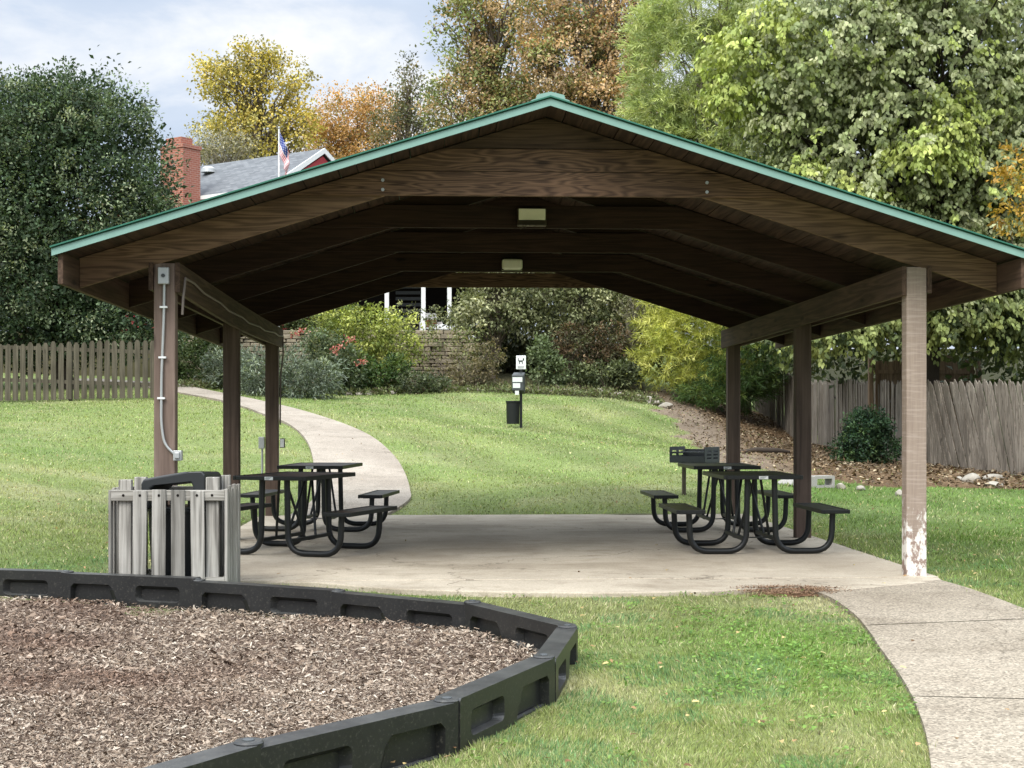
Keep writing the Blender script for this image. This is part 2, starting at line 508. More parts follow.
PATH_R = [pav(-1.75, 7.84), (-1.55, 21.6), (-1.59, 22.6), (-1.84, 24.66), (-2.17, 26.5), (-2.84, 28.82), (-3.84, 31.26), (-5.57, 34.54), (-7.07, 37.0), (-9.6, 40.4), (-12.5, 43.5)]
PATH_L = [pav(-3.0, 7.84), (-2.95, 21.5), (-3.15, 22.86), (-3.49, 25.4), (-3.96, 27.72), (-4.66, 30.06), (-5.42, 31.7), (-6.6, 34.3), (-7.7, 36.2), (-10.4, 39.4), (-13.4, 42.2)]
JOINT = [(-5.78, 11.75), (-4.63, 11.56), (-3.47, 11.28), (-2.37, 10.92), (-1.25, 10.36), (-.265, 9.66), (.33, 8.62), (.165, 7.48), (-.285, 6.40), (-1.0, 5.52), (-1.6, 4.52), (-2.35, 3.62)]
MULCH = JOINT + [(-4.5, 2.8), (-7.5, 3.5), (-9, 7), (-8, 11)]
DIRT = [(3.9, 43.4), (3.83, 41.8), (4.3, 37.7), (3.9, 32.5), (3.65, 29.3), (3.55, 26.6), (4.4, 25.7), (5.3, 24.7), (6.0, 23.6), (7.3, 23.7), (8.2, 23.4), (13, 22), (13, 28), (10.4, 28), (9.6, 31), (9.2, 37),
        (9, 44), (9, 49), (5.5, 47), (4.2, 45.5)]
PATCHES = [SLAB, APRON, WALK_L + WALK_R[::-1], PATH_L + PATH_R[::-1], MULCH]


def lawn_colour(x, y):
    """turf colour in patches: green, yellow green, straw; brown where bare"""
    a = fnoise(x, y, .35, 1); b = fnoise(x, y, 1.1, 2); c = fnoise(x, y, .16, 3)
    far = np.clip((y - 14) / 10, 0, 1)
    green = np.array([.163, .246, .078]); lime = np.array([.285, .332, .125]); straw = np.array([.47, .43, .26]); deep = np.array([.06, .12, .022])
    t = np.clip((a - .32) * 2.6, 0, 1); t = (t * (1 - .6 * far) + .36 * far)[..., None]
    col = green * (1 - t) + lime * t
    near_straw = np.clip((b - .44) * 2.8, 0, 1) * (1 - .55 * far) * .72
    edge = np.exp(-((y - 10.7) / .8) ** 2) * (x > -.5) * (x < 2.6) * .35
    s = np.clip(near_straw + edge, 0, .85)[..., None]
    col = col * (1 - s) + straw * s
    g = (np.clip((c - .55) * 4, 0, 1) * .5)[..., None]
    col = col * (1 - g) + lime * g
    # clover by the walk and lush turf beyond the right-hand fence side
    cl = np.exp(-(((x - 1.75) / .55) ** 2 + ((y - 8.9) / 1.5) ** 2)) * .85
    col = col * (1 - cl[..., None]) + np.array([.20, .315, .07]) * cl[..., None]
    rt = np.clip((x - 3.6) / 1.0, 0, 1) * (y > 9) * (y < 25) * .55
    col = col * (1 - rt[..., None]) + deep * rt[..., None] * 1.5
    # mown bands on the hill, with the slope
    band = .5 + .5 * np.tanh(2 * np.sin((x * .80 + y * .36) * 3.3))
    k = (far * .22 * (band - .5) * (x > -2.5))[..., None]
    col = col * (1 + k)
    return col * (1 + .13 * far[..., None])


def bare(x, y):
    jx = (fnoise(x, y, .8, 7) - .5) * 1.3; jy = (fnoise(x, y, .8, 8) - .5) * 1.8
    return inside(x + jx, y + jy, DIRT)


def ax(lo, a, b, hi, fine, n):
    left = a - (a - lo) * (np.linspace(1, 0, n, endpoint=False) ** 2.2)
    right = b + (hi - b) * (np.linspace(0, 1, n + 1)[1:] ** 2.2)
    return np.r_[left, np.arange(a, b, fine), b, right]


gx = ax(-400, -15, 13, 400, .22, 26)
gy = ax(-60, 3.5, 50, 900, .22, 26)
X, Y = np.meshgrid(gx, gy)
inner = (np.abs(X) < 70) & (Y < 135) & (Y > -12)
Z = np.where(inner, tz(np.clip(X, -70, 70), np.clip(Y, -12, 135)), 0)
Z = tz(np.clip(X, -70, 70), np.clip(Y, -12, 135))
Z = Z + (fnoise(X, Y, 1.3, 9) - .5) * .035 * (Y > 9)
hard = np.zeros(X.shape, bool)
for p in PATCHES: hard |= inside(X, Y, p)
cols = lawn_colour(X, Y) * .6  # lawn colour darkened to suggest shadow between the blades
bm_ = bare(X, Y)
mixd = fnoise(X, Y, .9, 12)[..., None]
trk = np.clip((6.0 + (Y - 34) * .06 - X) * .9, 0, 1)[..., None]
dirt_col = (np.array([.20, .155, .118]) * trk + np.array([.135, .088, .052]) * (1 - trk)) * (.65 + .8 * mixd)
cols = np.where(bm_[..., None], dirt_col, cols)
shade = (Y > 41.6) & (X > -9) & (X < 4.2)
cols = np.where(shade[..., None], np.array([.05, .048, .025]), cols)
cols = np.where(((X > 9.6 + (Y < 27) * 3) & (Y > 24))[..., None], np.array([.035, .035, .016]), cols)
cols = np.where(inside(X, Y, SLAB + [])[..., None], np.array([.1, .08, .06]), cols)
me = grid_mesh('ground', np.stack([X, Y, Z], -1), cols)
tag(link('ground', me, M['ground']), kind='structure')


def ribbon(name, Lp, Rp, mat_, dz, gaps=(), step=.25, depth=.12):
    """a paved strip laid on the terrain, with open joints at the given lengths"""
    def resample(P, ts):
        P = np.array(P, float)
        # Catmull-Rom through the points
        n = len(P) - 1
        out = []
        for t in ts:
            f = t * n; i = min(int(f), n - 1); u = f - i
            p0, p1, p2, p3 = P[max(i - 1, 0)], P[i], P[i + 1], P[min(i + 2, n)]
            out.append(.5 * ((2 * p1) + (-p0 + p2) * u + (2 * p0 - 5 * p1 + 4 * p2 - p3) * u * u + (-p0 + 3 * p1 - 3 * p2 + p3) * u ** 3))
        return np.array(out)
    n = len(Lp) - 1
    ts = list(np.linspace(0, 1, n * 8 + 1))
    for g in gaps: ts += [g - .0011, g + .0011]
    ts = sorted(ts)
    a, b = resample(Lp, ts), resample(Rp, ts)
    K = 6
    mb = MB(); rows = []
    for i in range(len(ts)):
        row = []
        for k in range(K + 1):
            p = a[i] * (1 - k / K) + b[i] * k / K
            row.append((p[0], p[1]))
        rows.append(row)
    flat = np.array([p for r in rows for p in r])
    zz_ = tz(flat[:, 0], flat[:, 1]).reshape(len(rows), K + 1) + dz
    ks = np.arange(len(ts))
    for i in range(len(ts) - 1):
        mid = (ts[i] + ts[i + 1]) / 2
        if any(abs(mid - g) < .0011 for g in gaps): continue
        for k in range(K):
            q = [(*rows[i][k], zz_[i, k]), (*rows[i][k + 1], zz_[i, k + 1]), (*rows[i + 1][k + 1], zz_[i + 1, k + 1]), (*rows[i + 1][k], zz_[i + 1, k])]
            mb.add(q, [(0, 1, 2, 3)])
        for k in (0, K):
            q = [(*rows[i][k], zz_[i, k]), (*rows[i + 1][k], zz_[i + 1, k]), (*rows[i + 1][k], zz_[i + 1, k] - depth), (*rows[i][k], zz_[i, k] - depth)]
            mb.add(q, [(0, 1, 2, 3)])
    import bmesh
    o = mb.build(name, mat_)
    bm = bmesh.new(); bm.from_mesh(o.data); bmesh.ops.remove_doubles(bm, verts=bm.verts, dist=.0006); bmesh.ops.recalc_face_normals(bm, faces=bm.faces)
    if sum(f.normal.z for f in bm.faces) < 0: bmesh.ops.reverse_faces(bm, faces=bm.faces)
    bm.to_mesh(o.data); bm.free()
    return tag(o, kind='structure')


ribbon('sidewalk', WALK_L, WALK_R, M['walk'], .03, gaps=(.225, .523))
ribbon('footpath', PATH_L, PATH_R, M['walk_far'], .045, gaps=())
mb = MB(); mb.prism(SLAB, lambda p: (p[0], p[1], 0.0), lambda p: (p[0], p[1], -.14))
tag(mb.build('concrete_floor', M['slab'], bevel=.006), kind='structure')
# apron poured against the slab
mb = MB(); mb.prism(APRON, lambda p: (p[0], p[1], -.006), lambda p: (p[0], p[1], -.16))
tag(mb.build('concrete_apron', M['slab'], bevel=.01), kind='structure')
# soil washed over the corner of apron and walk
def blob(cx, cy, rx, ry, n=26, seed=0, jag=.35):
    r_ = random.Random(seed)
    ph = [r_.random() * 6.28 for _ in range(4)]
    out = []
    for k in range(n):
        a = 6.28318 * k / n
        s = 1 + jag * (.5 * math.sin(2 * a + ph[0]) + .3 * math.sin(5 * a + ph[1]) + .25 * math.sin(9 * a + ph[2]))
        out.append((cx + rx * s * math.cos(a), cy + ry * s * math.sin(a)))
    return out
def mound(name, cx, cy, rx, ry, h, z0, mat_, seed, n=40):
    rim = blob(cx, cy, rx, ry, n, seed)
    vs = []; fs = []; K = 6
    for j in range(K):
        t = 1 - j / K
        for p in rim:
            x = cx + (p[0] - cx) * t; y = cy + (p[1] - cy) * t
            vs.append((x, y, z0 + h * (1 - t ** 2) + (random.random() * .012 - .004 if j else 0)))
    vs.append((cx, cy, z0 + h))
    for j in range(K - 1):
        for k in range(n): fs.append((j * n + k, j * n + (k + 1) % n, (j + 1) * n + (k + 1) % n, (j + 1) * n + k))
    for k in range(n): fs.append(((K - 1) * n + k, (K - 1) * n + (k + 1) % n, K * n))
    mb = MB(); mb.add(vs, fs)
    return tag(mb.build(name, mat_, smooth=True), kind='structure')
mound('soil_patch', 2.20, 11.47, .26, .17, .022, tz1(2.2, 11.45) + .002, M['soil'], 3)
n = 4200
q = rng.normal(size=(n, 2)) * np.array([.17, .10]) + np.array([2.20, 11.52])
on_ = inside(q[:, 0], q[:, 1], APRON); ow_ = inside(q[:, 0], q[:, 1], WALK_L + WALK_R[::-1])
qz = np.where(on_, -.002, np.where(ow_, tz(q[:, 0], q[:, 1]) + .034, tz(q[:, 0], q[:, 1]) + .028))
p = np.stack([q[:, 0], q[:, 1], qz + .004 * rng.random(n)], -1)
s_ = rng.uniform(.003, .009, n)
V = np.stack([p + np.stack([np.cos(a + rng.normal(0, .3, n)) * s_, np.sin(a + rng.normal(0, .3, n)) * s_, rng.uniform(-.003, .006, n)], -1) for a in (0, 1.57, 3.14, 4.71)], 1)
cs = np.array([.19, .12, .075]) * rng.uniform(.5, 1.6, (n, 1))
SOIL = (V, cs)

# mulch bed inside the border
mx, my = np.meshgrid(np.arange(-8.8, .5, .06), np.arange(2.9, 11.8, .06))
mzv = -.075 + .11 * np.clip((9.6 - my) / 5, 0, 1) * 0 + (fnoise(mx, my, .9, 21) - .5) * .09 + .035
def mulch_z(x, y): return -.04 + (fnoise(x, y, .9, 21) - .5) * .10
mcx, mcy = mx[:-1, :-1] + .06, my[:-1, :-1] + .06
mask = inside(mcx, mcy, MULCH)
for (xa, ya), (xb, yb) in zip(JOINT[:-1], JOINT[1:]):
    ll = math.hypot(xb - xa, yb - ya); tt = np.clip(((mcx - xa) * (xb - xa) + (mcy - ya) * (yb - ya)) / ll ** 2, 0, 1)
    mask &= np.hypot(mcx - xa - tt * (xb - xa), mcy - ya - tt * (yb - ya)) > .085
me = grid_mesh('mulch_bed', np.stack([mx, my, mulch_z(mx, my) - .012], -1), None, mask)
tag(link('mulch_bed', me, M['mulch_base']), kind='structure')
# retained terrace where the house stands
mb = MB()
mb.box(-22, -1.7, 46.15, 80, 1.0, 4.02); mb.box(-1.699, 1.5, 50.5, 80, 1.0, 4.02)
tag(mb.build('terrace', M['terrace_soil']), kind='structure')

# ------------------------------------------------------------------ pavilion
FALL = -.0109
LEN = 7.72
SL = .311
PX = 3.19


def rb(x, y): return 2.655 + (PX - abs(x)) * SL + FALL * y     # underside of the rafters


P = empty('picnic_pavilion', (PC[0], PC[1], 0), ALPHA, label='open brown timber picnic pavilion with a low green metal gable roof on six posts', cat='pavilion')
for i, y in enumerate((0.0, 3.86, 7.72)):
    for s in (-1, 1):
        mb = MB()
        mb.box(s * PX - .088, s * PX + .088, y, y + .135, -.02, rb(PX, y) - .002 + (.0 if i else -.004))
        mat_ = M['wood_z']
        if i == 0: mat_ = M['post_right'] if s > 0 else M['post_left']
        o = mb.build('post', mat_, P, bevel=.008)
        if i == 0: o['label'] = 'front post with paint flaking to white near its foot' if s > 0 else 'weathered lit front post carrying grey conduit'
        pk = MB(); pk.box(s * PX - .03, s * PX + .03, y - .004, y + .19, rb(PX, y) - .3, rb(PX, y) - .29)
# doubled beams, one each side of the posts
for s in (-1, 1):
    for side in (-1, 1):
        x = s * PX + side * .1095
        mb = MB()
        K = 14
        sag = .05 if (s < 0 and side > 0) else 0.0
        for k in range(K):
            y0 = -.01 + (LEN + .30) * k / K; y1 = -.01 + (LEN + .30) * (k + 1) / K
            d0 = sag * math.sin(math.pi * min(y0 / LEN, 1)); d1 = sag * math.sin(math.pi * min(y1 / LEN, 1))
            b = 2.405 + (0 if side * s < 0 else .02)
            mb.hexa([(x - .019, y0, b + FALL * y0 - d0), (x + .019, y0, b + FALL * y0 - d0), (x + .019, y1, b + FALL * y1 - d1), (x - .019, y1, b + FALL * y1 - d1),
                     (x - .019, y0, 2.652 + FALL * y0 - d0 * .4), (x + .019, y0, 2.652 + FALL * y0 - d0 * .4), (x + .019, y1, 2.652 + FALL * y1 - d1 * .4), (x - .019, y1, 2.652 + FALL * y1 - d1 * .4)])
        mb.build('beam', M['wood_y'], P)
EAVE = 3.91
for i in range(5):
    y = 1.93 * i
    for s in (-1, 1):
        pts = []
        mb = MB()
        x0, x1 = .0, EAVE - .02
        for yy in (y, y + .04):
            pass
        f = lambda x, top, yy: (s * x, yy, rb(x, y) + (.25 if top else 0))
        mb.hexa([f(x0, 0, y), f(x1, 0, y), f(x1, 0, y + .042), f(x0, 0, y + .042), f(x0, 1, y), f(x1, 1, y), f(x1, 1, y + .042), f(x0, 1, y + .042)])
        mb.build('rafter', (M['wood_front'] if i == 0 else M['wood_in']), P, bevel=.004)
    # collar tie on the face of the rafters
    zt = 3.225 + FALL * y
    def tie(z0, z1, yf, t, name, mat_):
        xa = PX - (z0 - 2.655 - .247 - FALL * y) / SL
        xb = PX - (z1 - 2.655 - .247 - FALL * y) / SL
        mb = MB()
        mb.hexa([(-xa, yf, z0), (xa, yf, z0), (xa, yf + t, z0), (-xa, yf + t, z0), (-xb, yf, z1), (xb, yf, z1), (xb, yf + t, z1), (-xb, yf + t, z1)])
        mb.build(name, mat_, P, bevel=.004)
    if i in (0, 4):
        yf = y - .040 if i == 0 else y + .044
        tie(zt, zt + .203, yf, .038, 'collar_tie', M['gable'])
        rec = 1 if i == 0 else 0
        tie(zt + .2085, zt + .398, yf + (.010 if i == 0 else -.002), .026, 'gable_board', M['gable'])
        tie(zt + .405, zt + .655, yf + (.020 if i == 0 else -.002), .018, 'gable_board', M['wood_x'])  # darker timber colour stands in for shade in the peak
    else:
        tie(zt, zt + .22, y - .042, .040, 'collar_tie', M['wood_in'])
# bolts on the front tie
for s in (-1, 1):
    for dz in (.045, .125):
        x = s * 1.37
        mb = MB(); mb.tube([(x, -.040, 3.225 + dz), (x, -.050, 3.225 + dz)], .014, 10)
        mb.build('tie_bolt', M['grey_metal'], P)
# eave boards on the rafter tails
OV = .55
for s in (-1, 1):
    mb = MB()
    x0, x1 = s * (EAVE - .018), s * (EAVE + .024)
    a = rb(EAVE, 0) - .015
    y0, y1 = -OV + .03, LEN + OV
    mb.hexa([(x0, y0, a + FALL * y0), (x1, y0, a + FALL * y0), (x1, y1, a + FALL * y1), (x0, y1, a + FALL * y1),
             (x0, y0, a + .255 + FALL * y0), (x1, y0, a + .247 + FALL * y0), (x1, y1, a + .247 + FALL * y1), (x0, y1, a + .255 + FALL * y1)])
    mb.build('fascia_board', M['wood_y'], P, bevel=.006)
# roof: plank decking, ribbed sheet metal, trim
for s in (-1, 1):
    mb = MB()
    xs = 0.0
    r_ = random.Random(5 + s)
    y0, y1 = -OV + .04, LEN + OV - .02
    while xs < EAVE + .02:
        xe = min(xs + .138, EAVE + .024)
        j = r_.uniform(0, .006)
        f = lambda x, dz, y: (s * x, y, rb(x, y) + .252 + dz)
        mb.hexa([f(xs, j, y0), f(xe, j, y0), f(xe, j, y1), f(xs, j, y1), f(xs, .024 + 0 * j, y0), f(xe, .024, y0), f(xe, .024, y1), f(xs, .024, y1)])
        xs = xe + r_.uniform(.002, .010)
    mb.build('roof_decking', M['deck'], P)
    mb = MB()
    y0, y1 = -OV, LEN + OV
    ex = EAVE + .06
    f = lambda x, dz, y: (s * x, y, rb(x, y) + .280 + dz)
    mb.hexa([f(0, 0, y0), f(ex, 0, y0), f(ex, 0, y1), f(0, 0, y1), f(0, .012, y0), f(ex, .012, y0), f(ex, .012, y1), f(0, .012, y1)])
    mb.hexa([f(0, .0125, y0 - .035), f(ex + .01, .0125, y0 - .035), f(ex + .01, .0125, y0 + .10), f(0, .0125, y0 + .10), f(0, .024, y0 - .035), f(ex + .01, .024, y0 - .035), f(ex + .01, .024, y0 + .10), f(0, .024, y0 + .10)])
    y = y0 + .15
    while y < y1:
        mb.hexa([f(0, .0125, y), f(ex, .0125, y), f(ex, .0125, y + .03), f(0, .0125, y + .03), f(0, .03, y + .006), f(ex, .03, y + .006), f(ex, .03, y + .024), f(0, .03, y + .024)])
        y += .23
    sheet = mb.build('roof_sheet', M['green_metal'], P)
    for yy in (y0 - .014, y1 + .002):
        mb = MB()
        g = lambda x, dz, y: (s * x, y, rb(x, yy) + .280 + dz)
        mb.hexa([g(0, -.054, yy), g(ex, -.054, yy), g(ex, -.054, yy + .012), g(0, -.054, yy + .012), g(0, .002, yy), g(ex, .002, yy), g(ex, .002, yy + .012), g(0, .002, yy + .012)])
        mb.build('rake_trim', M['teal'], sheet)
    mb = MB()
    mb.hexa([f(ex, -.05, y0), f(ex + .006, -.05, y0), f(ex + .006, -.05, y1), f(ex, -.05, y1), f(ex, .012, y0), f(ex + .006, .012, y0), f(ex + .006, .012, y1), f(ex, .012, y1)])
    mb.build('eave_trim', M['teal'], sheet)
mb = MB()
top = rb(0, 0) + .30
for y0, y1 in ((-OV - .03, LEN + OV + .03),):
    sec = [(-.155, -.036), (-.12, -.024), (-.11, .008), (0, .034), (.11, .008), (.12, -.024), (.155, -.036), (.155, -.046), (0, .0), (-.155, -.046)]
    vs = [(x, y0, top + z + FALL * y0) for x, z in sec] + [(x, y1, top + z + FALL * y1) for x, z in sec]
    n = len(sec)
    mb.add(vs, [tuple(range(n)), tuple(reversed(range(n, 2 * n)))] + [(i, (i + 1) % n, n + (i + 1) % n, n + i) for i in range(n)])
mb.build('ridge_cap', M['teal'], P)


def pw(x, y, z):
    a = pav(x, y)
    return (a[0], a[1], z)


# two lamps on the collar ties
def lamp(y, label, hood):
    t = empty('ceiling_lamp', pw(0, y, 3.225 + FALL * y), ALPHA, label=label, cat='lamp', group='lamps under the pavilion roof')
    w = .13
    if hood:
        mb = MB(); mb.box(-w - .012, w + .012, -.150, -.044, .012, .185); mb.build('housing', M['bronze'], t, bevel=.008)
        mb = MB(); mb.box(-w, w, -.162, -.1505, .065, .175); mb.build('lens', M['lens'], t, bevel=.006)
        mb = MB(); mb.box(-w, w, -.21, -.1505, .0, .011); mb.build('nest_ledge', M['stockade'], t)
        r_ = random.Random(4)
        for k in range(6):
            x = r_.uniform(-.12, .12)
            mb = MB(); mb.tube([(x, -.20, .0), (x + r_.uniform(-.05, .05), -.215, r_.uniform(-.06, .05))], .0022, 4)
            mb.build('straw', M['picket'], t)
    else:
        mb = MB(); mb.box(-w, w, -.125, -.044, .005, .15); mb.build('housing', M['bronze'], t, bevel=.012)
        mb = MB(); mb.box(-w + .004, w - .004, -.20, -.1255, .012, .143); mb.build('lens', M['lens'], t, bevel=.03, seg=3)
    return t


lamp(1.93, 'boxy lamp with yellowed lens and straw on its ledge, nearer pavilion lamp', True)
lamp(5.79, 'rounded pale lamp lens on a tie deeper under the pavilion roof', False)

# conduit on the left front post
t = empty('electrical_conduit', pw(-PX, 0, 0), ALPHA, label='grey conduit from a switch box down the left front post', cat='conduit')
mb = MB(); mb.box(-.045, .045, -.055, -.001, 2.47, 2.61)
o = mb.build('switch_box', M['grey_metal'], t, bevel=.006)
mb = MB(); mb.tube([(0, -.056, 2.54), (0, -.066, 2.54)], .016, 12); mb.build('switch', M['dark_grey'], o)
mb = MB()
mb.tube(arc_path([(.003, -.022, 2.47), (.0, -.022, 2.2), (-.02, -.022, 1.7), (-.022, -.022, 1.30), (.005, -.022, 1.13), (.105, -.022, 1.04)], .12), .011, 8)
mb.build('pipe', M['grey_metal'], t, smooth=True)
for z, x in ((2.28, -.002), (1.86, -.012), (1.52, -.022)):
    mb = MB(); mb.box(x - .03, x + .03, -.037, -.0015, z - .008, z + .008)
    mb.build('strap', M['white'], t)
mb = MB(); mb.box(.085, .155, -.075, -.001, 1.0, 1.085); mb.box(.10, .14, -.10, -.076, 1.02, 1.07); mb.build('junction_box', M['grey_metal'], t, bevel=.005)
# cable along the left beam
mb = MB()
pts = [(-PX + .145, .02, 2.22), (-PX + .15, .03, 2.36), (-PX + .16, .08, 2.53)]
for k in range(1, 16):
    y = .1 + 7.7 * k / 15
    pts.append((-PX + .146, y, 2.545 + FALL * y - .07 * math.sin(math.pi * k / 15) + .012 * math.sin(k * 2.1)))
pts.append((-PX + .147, 7.80, 2.2)); pts.append((-PX + .108, 7.83, 1.9)); pts.append((-PX + .108, 7.80, 1.25))
mb.tube(pts, .011, 6)
t = mb.build('beam_cable', M['cable'], None, smooth=True)
t.location = (PC[0], PC[1], 0); t.rotation_euler.z = ALPHA
tag(t, 'grey cable sagging along the inner face of the left roof beam', 'cable', kind='thing')
t = empty('outlet_box', pw(-PX - .1, 7.72, 0), ALPHA, label='grey outlet box with pale conduit on left rear post', cat='outlet box')
mb = MB(); mb.box(-.075, .002, -.03, .06, .92, 1.08); mb.build('box', M['grey_metal'], t, bevel=.006)
mb = MB(); mb.tube([(-.03, .02, -.02), (-.03, .02, .92)], .014, 8); mb.build('pipe', M['grey_metal'], t, smooth=True)
t = empty('cable_outlet', pw(-PX + .1, 7.72, 0), ALPHA, label='small white covered outlet on inner side of left rear post', cat='outlet')
mb = MB(); mb.box(.012, .075, .0, .09, .93, 1.06); mb.build('box', M['bronze'], t, bevel=.005)
mb = MB(); mb.box(.02, .07, -.02, -.001, .94, 1.05); mb.build('cover', M['white'], t, bevel=.004)

# ------------------------------------------------------------------ picnic tables
def make_table():
    t = empty('picnic_table', label='x', cat='picnic table', group='black metal picnic tables under the pavilion')
    W, L, H = .395, .58, .785
    def slab_top(w, l, z, h, rim, x0=0.0):
        mb = MB()
        for s in (-1, 1):
            mb.box(x0 + s * w - (rim if s > 0 else 0), x0 + s * w + (rim if s < 0 else 0), -l, l, z - h, z)
            mb.box(x0 - w + rim + .0005, x0 + w - rim - .0005, s * l - (rim if s > 0 else 0), s * l + (rim if s < 0 else 0), z - h + .001, z - .001)
        mb.box(x0 - w + rim - .002, x0 + w - rim + .002, -l + rim - .002, l - rim + .002, z - .016, z - .006)
        return mb
    slab_top(W, L, H, .042, .03).build('tabletop', M['black_metal'], t, bevel=.010)
    mb = MB(); mb.box(-.045, .045, -L - .003, -L - .0005, H - .037, H - .006)
    lb = mb.build('rim_label', M['label'], t)
    mb = MB()
    for k in range(3): mb.box(-.035, .03 - .012 * k, -L - .0042, -L - .0034, H - .015 - .008 * k, H - .012 - .008 * k)
    mb.build('print', M['dark_grey'], lb)
    for s in (-1, 1):
        b = slab_top(.145, L, .445, .040, .026, s * .72).build('bench_seat', M['black_metal'], t, bevel=.010)
    for y in (-.46, .46):
        for s in (-1, 1):
            mb = MB()
            mb.tube(arc_path([(s * .135, y, H - .04), (s * .15, y, .031), (s * .705, y, .031), (s * .72, y, .405)], .19, 8), .030, 12)
            mb.box(s * .72 - .10, s * .72 + .10, y - .025, y + .025, .398, .406)
            mb.build('leg_frame', M['black_metal'], t, smooth=True)
    mb = MB()
    for s in (-1, 1): mb.box(s * .16 - .02, s * .16 + .02, -.46, .46, .13, .165)
    mb.box(-.18, .18, -.06, .06, .125, .1295)
    mb.build('stretcher', M['black_metal'], t)
    for s in (-1, 1):
        for y in (-.30, .30):
            mb = MB(); mb.tube([(s * .03, y, H - .03), (s * .16, y * .4, .15)], .014, 8)
            mb.build('brace', M['black_metal'], t, smooth=True)
    return t


table = make_table()
TABLES = [(at(296, 14.65), 14.65, -.32, 'black metal picnic table at left, nearer the wooden trash enclosure'),
          (at(321, 17.6), 17.6, -.10, 'black metal picnic table at left, behind the one by the trash enclosure'),
          (at(751, 14.85), 14.85, .05, 'black metal picnic table at right, nearest the flaking front post'),
          (at(718, 17.5), 17.5, .05, 'black metal picnic table at right, behind its twin and before the grill')]
for i, (x, y, rz, lab) in enumerate(TABLES):
    o = table if i == 0 else copy_tree(table)
    o.location = (x, y, 0.0); o.rotation_euler.z = rz; o['label'] = lab

# ------------------------------------------------------------------ wooden trash enclosure with its can
EX, EY = at(112, 11.32), 11.30
g = tz1(EX + .45, EY + .4) - .03
t = empty('trash_enclosure', (EX, EY, g), .03, label='weathered grey slatted wooden trash can enclosure beside the left front post', cat='trash enclosure')
top = .885
t.scale = (.955, .70, 1)
g0 = .0
r_ = random.Random(8)
for (x, y) in ((.105, .07), (.815, .07), (.105, .83), (.815, .83)):
    mb = MB(); mb.box(x - .052, x + .052, y - .045, y + .045, g0, top + .085 + r_.uniform(-.01, .015))
    mb.build('post', M['grey_slat'], t, bevel=.006)
for y0, y1 in ((-.018, .022), (.878, .918)):
    for z0 in (.80, .12):
        mb = MB(); mb.box(0.0, .92, y0, y1, z0 + .002 - (.0), z0 + .085)
        mb.build('rail', M['grey_rail'], t, bevel=.005)
for x0, x1 in ((.0, .038), (.885, .92)):
    for z0 in (.805, .12):
        mb = MB(); mb.box(x0, x1, .0225, .8775, z0, z0 + .08)
        mb.build('rail', M['grey_rail'], t, bevel=.005)
for k, x in enumerate((.238, .392, .545, .700)):
    a = r_.uniform(-.012, .016)
    for y0, y1 in ((-.040, -.0185), (.9185, .94)):
        h = top + r_.uniform(-.008, .012)
        mb = MB(); mb.hexa([(x - .055 + a, y0, .02), (x + .055 + a, y0, .02), (x + .055 + a, y1, .02), (x - .055 + a, y1, .02), (x - .056, y0, h), (x + .056, y0, h), (x + .056, y1, h), (x - .056, y1, h)])
        mb.build('slat', M['grey_slat'], t, bevel=.004)
for k, y in enumerate((.04, .20, .36, .52, .68, .85)):
    for x0, x1 in ((-.022, -.0005), (.9205, .945)):
        h = top + r_.uniform(.0, .03)
        mb = MB(); mb.box(x0, x1, y - .054, y + .054, .02, h)
        mb.build('slat', M['grey_slat'], t, bevel=.004)
for x in (.10, .238, .392, .545, .700, .82):
    mb = MB()
    mb.tube([(x, -.0405 if .2 < x < .75 else -.0185, .845), (x, -.044 if .2 < x < .75 else -.022, .845)], .011, 8)
    mb.build('nail_head', M['dark_hole'], t)
c = empty('trash_can', (EX + .475, EY + .34, g), .03 - .12, label='black plastic trash can with an arched open lid inside the wooden enclosure', cat='trash can')
mb = MB(); mb.lathe([(.0, .0), (.25, .0), (.27, .05), (.31, .70), (.325, .705), (.325, .735), (.30, .74), (.0, .735)], 28)
c.scale = (.86, .86, 1)
mb.build('bin', M['black_plastic'], c, smooth=True)
# arched hood: outer and inner outline extruded in depth
outer = [(-.30, .73), (-.30, .93), (-.275, .968), (.10, 1.025), (.27, 1.03), (.30, 1.0), (.305, .73), (.195, .73), (.185, .91), (.165, .945), (-.17, .915), (-.215, .885), (-.225, .73)]
mb = MB(); mb.prism(outer, lambda p: (p[0], -.27, p[1]), lambda p: (p[0], .27, p[1] - .02))
mb.build('lid', M['black_plastic'], c, bevel=.016, seg=3)

# ------------------------------------------------------------------ playground border
def rounded(x0, x1, y0, y1, r, n=4):
    out = []
    for cx, cy, a0 in ((x1 - r, y0 + r, -90), (x1 - r, y1 - r, 0), (x0 + r, y1 - r, 90), (x0 + r, y0 + r, 180)):
        for k in range(n + 1):
            a = R(a0 + 90 * k / n); out.append((cx + r * math.cos(a), cy + r * math.sin(a)))
    return out


BH, BT = .305, .062


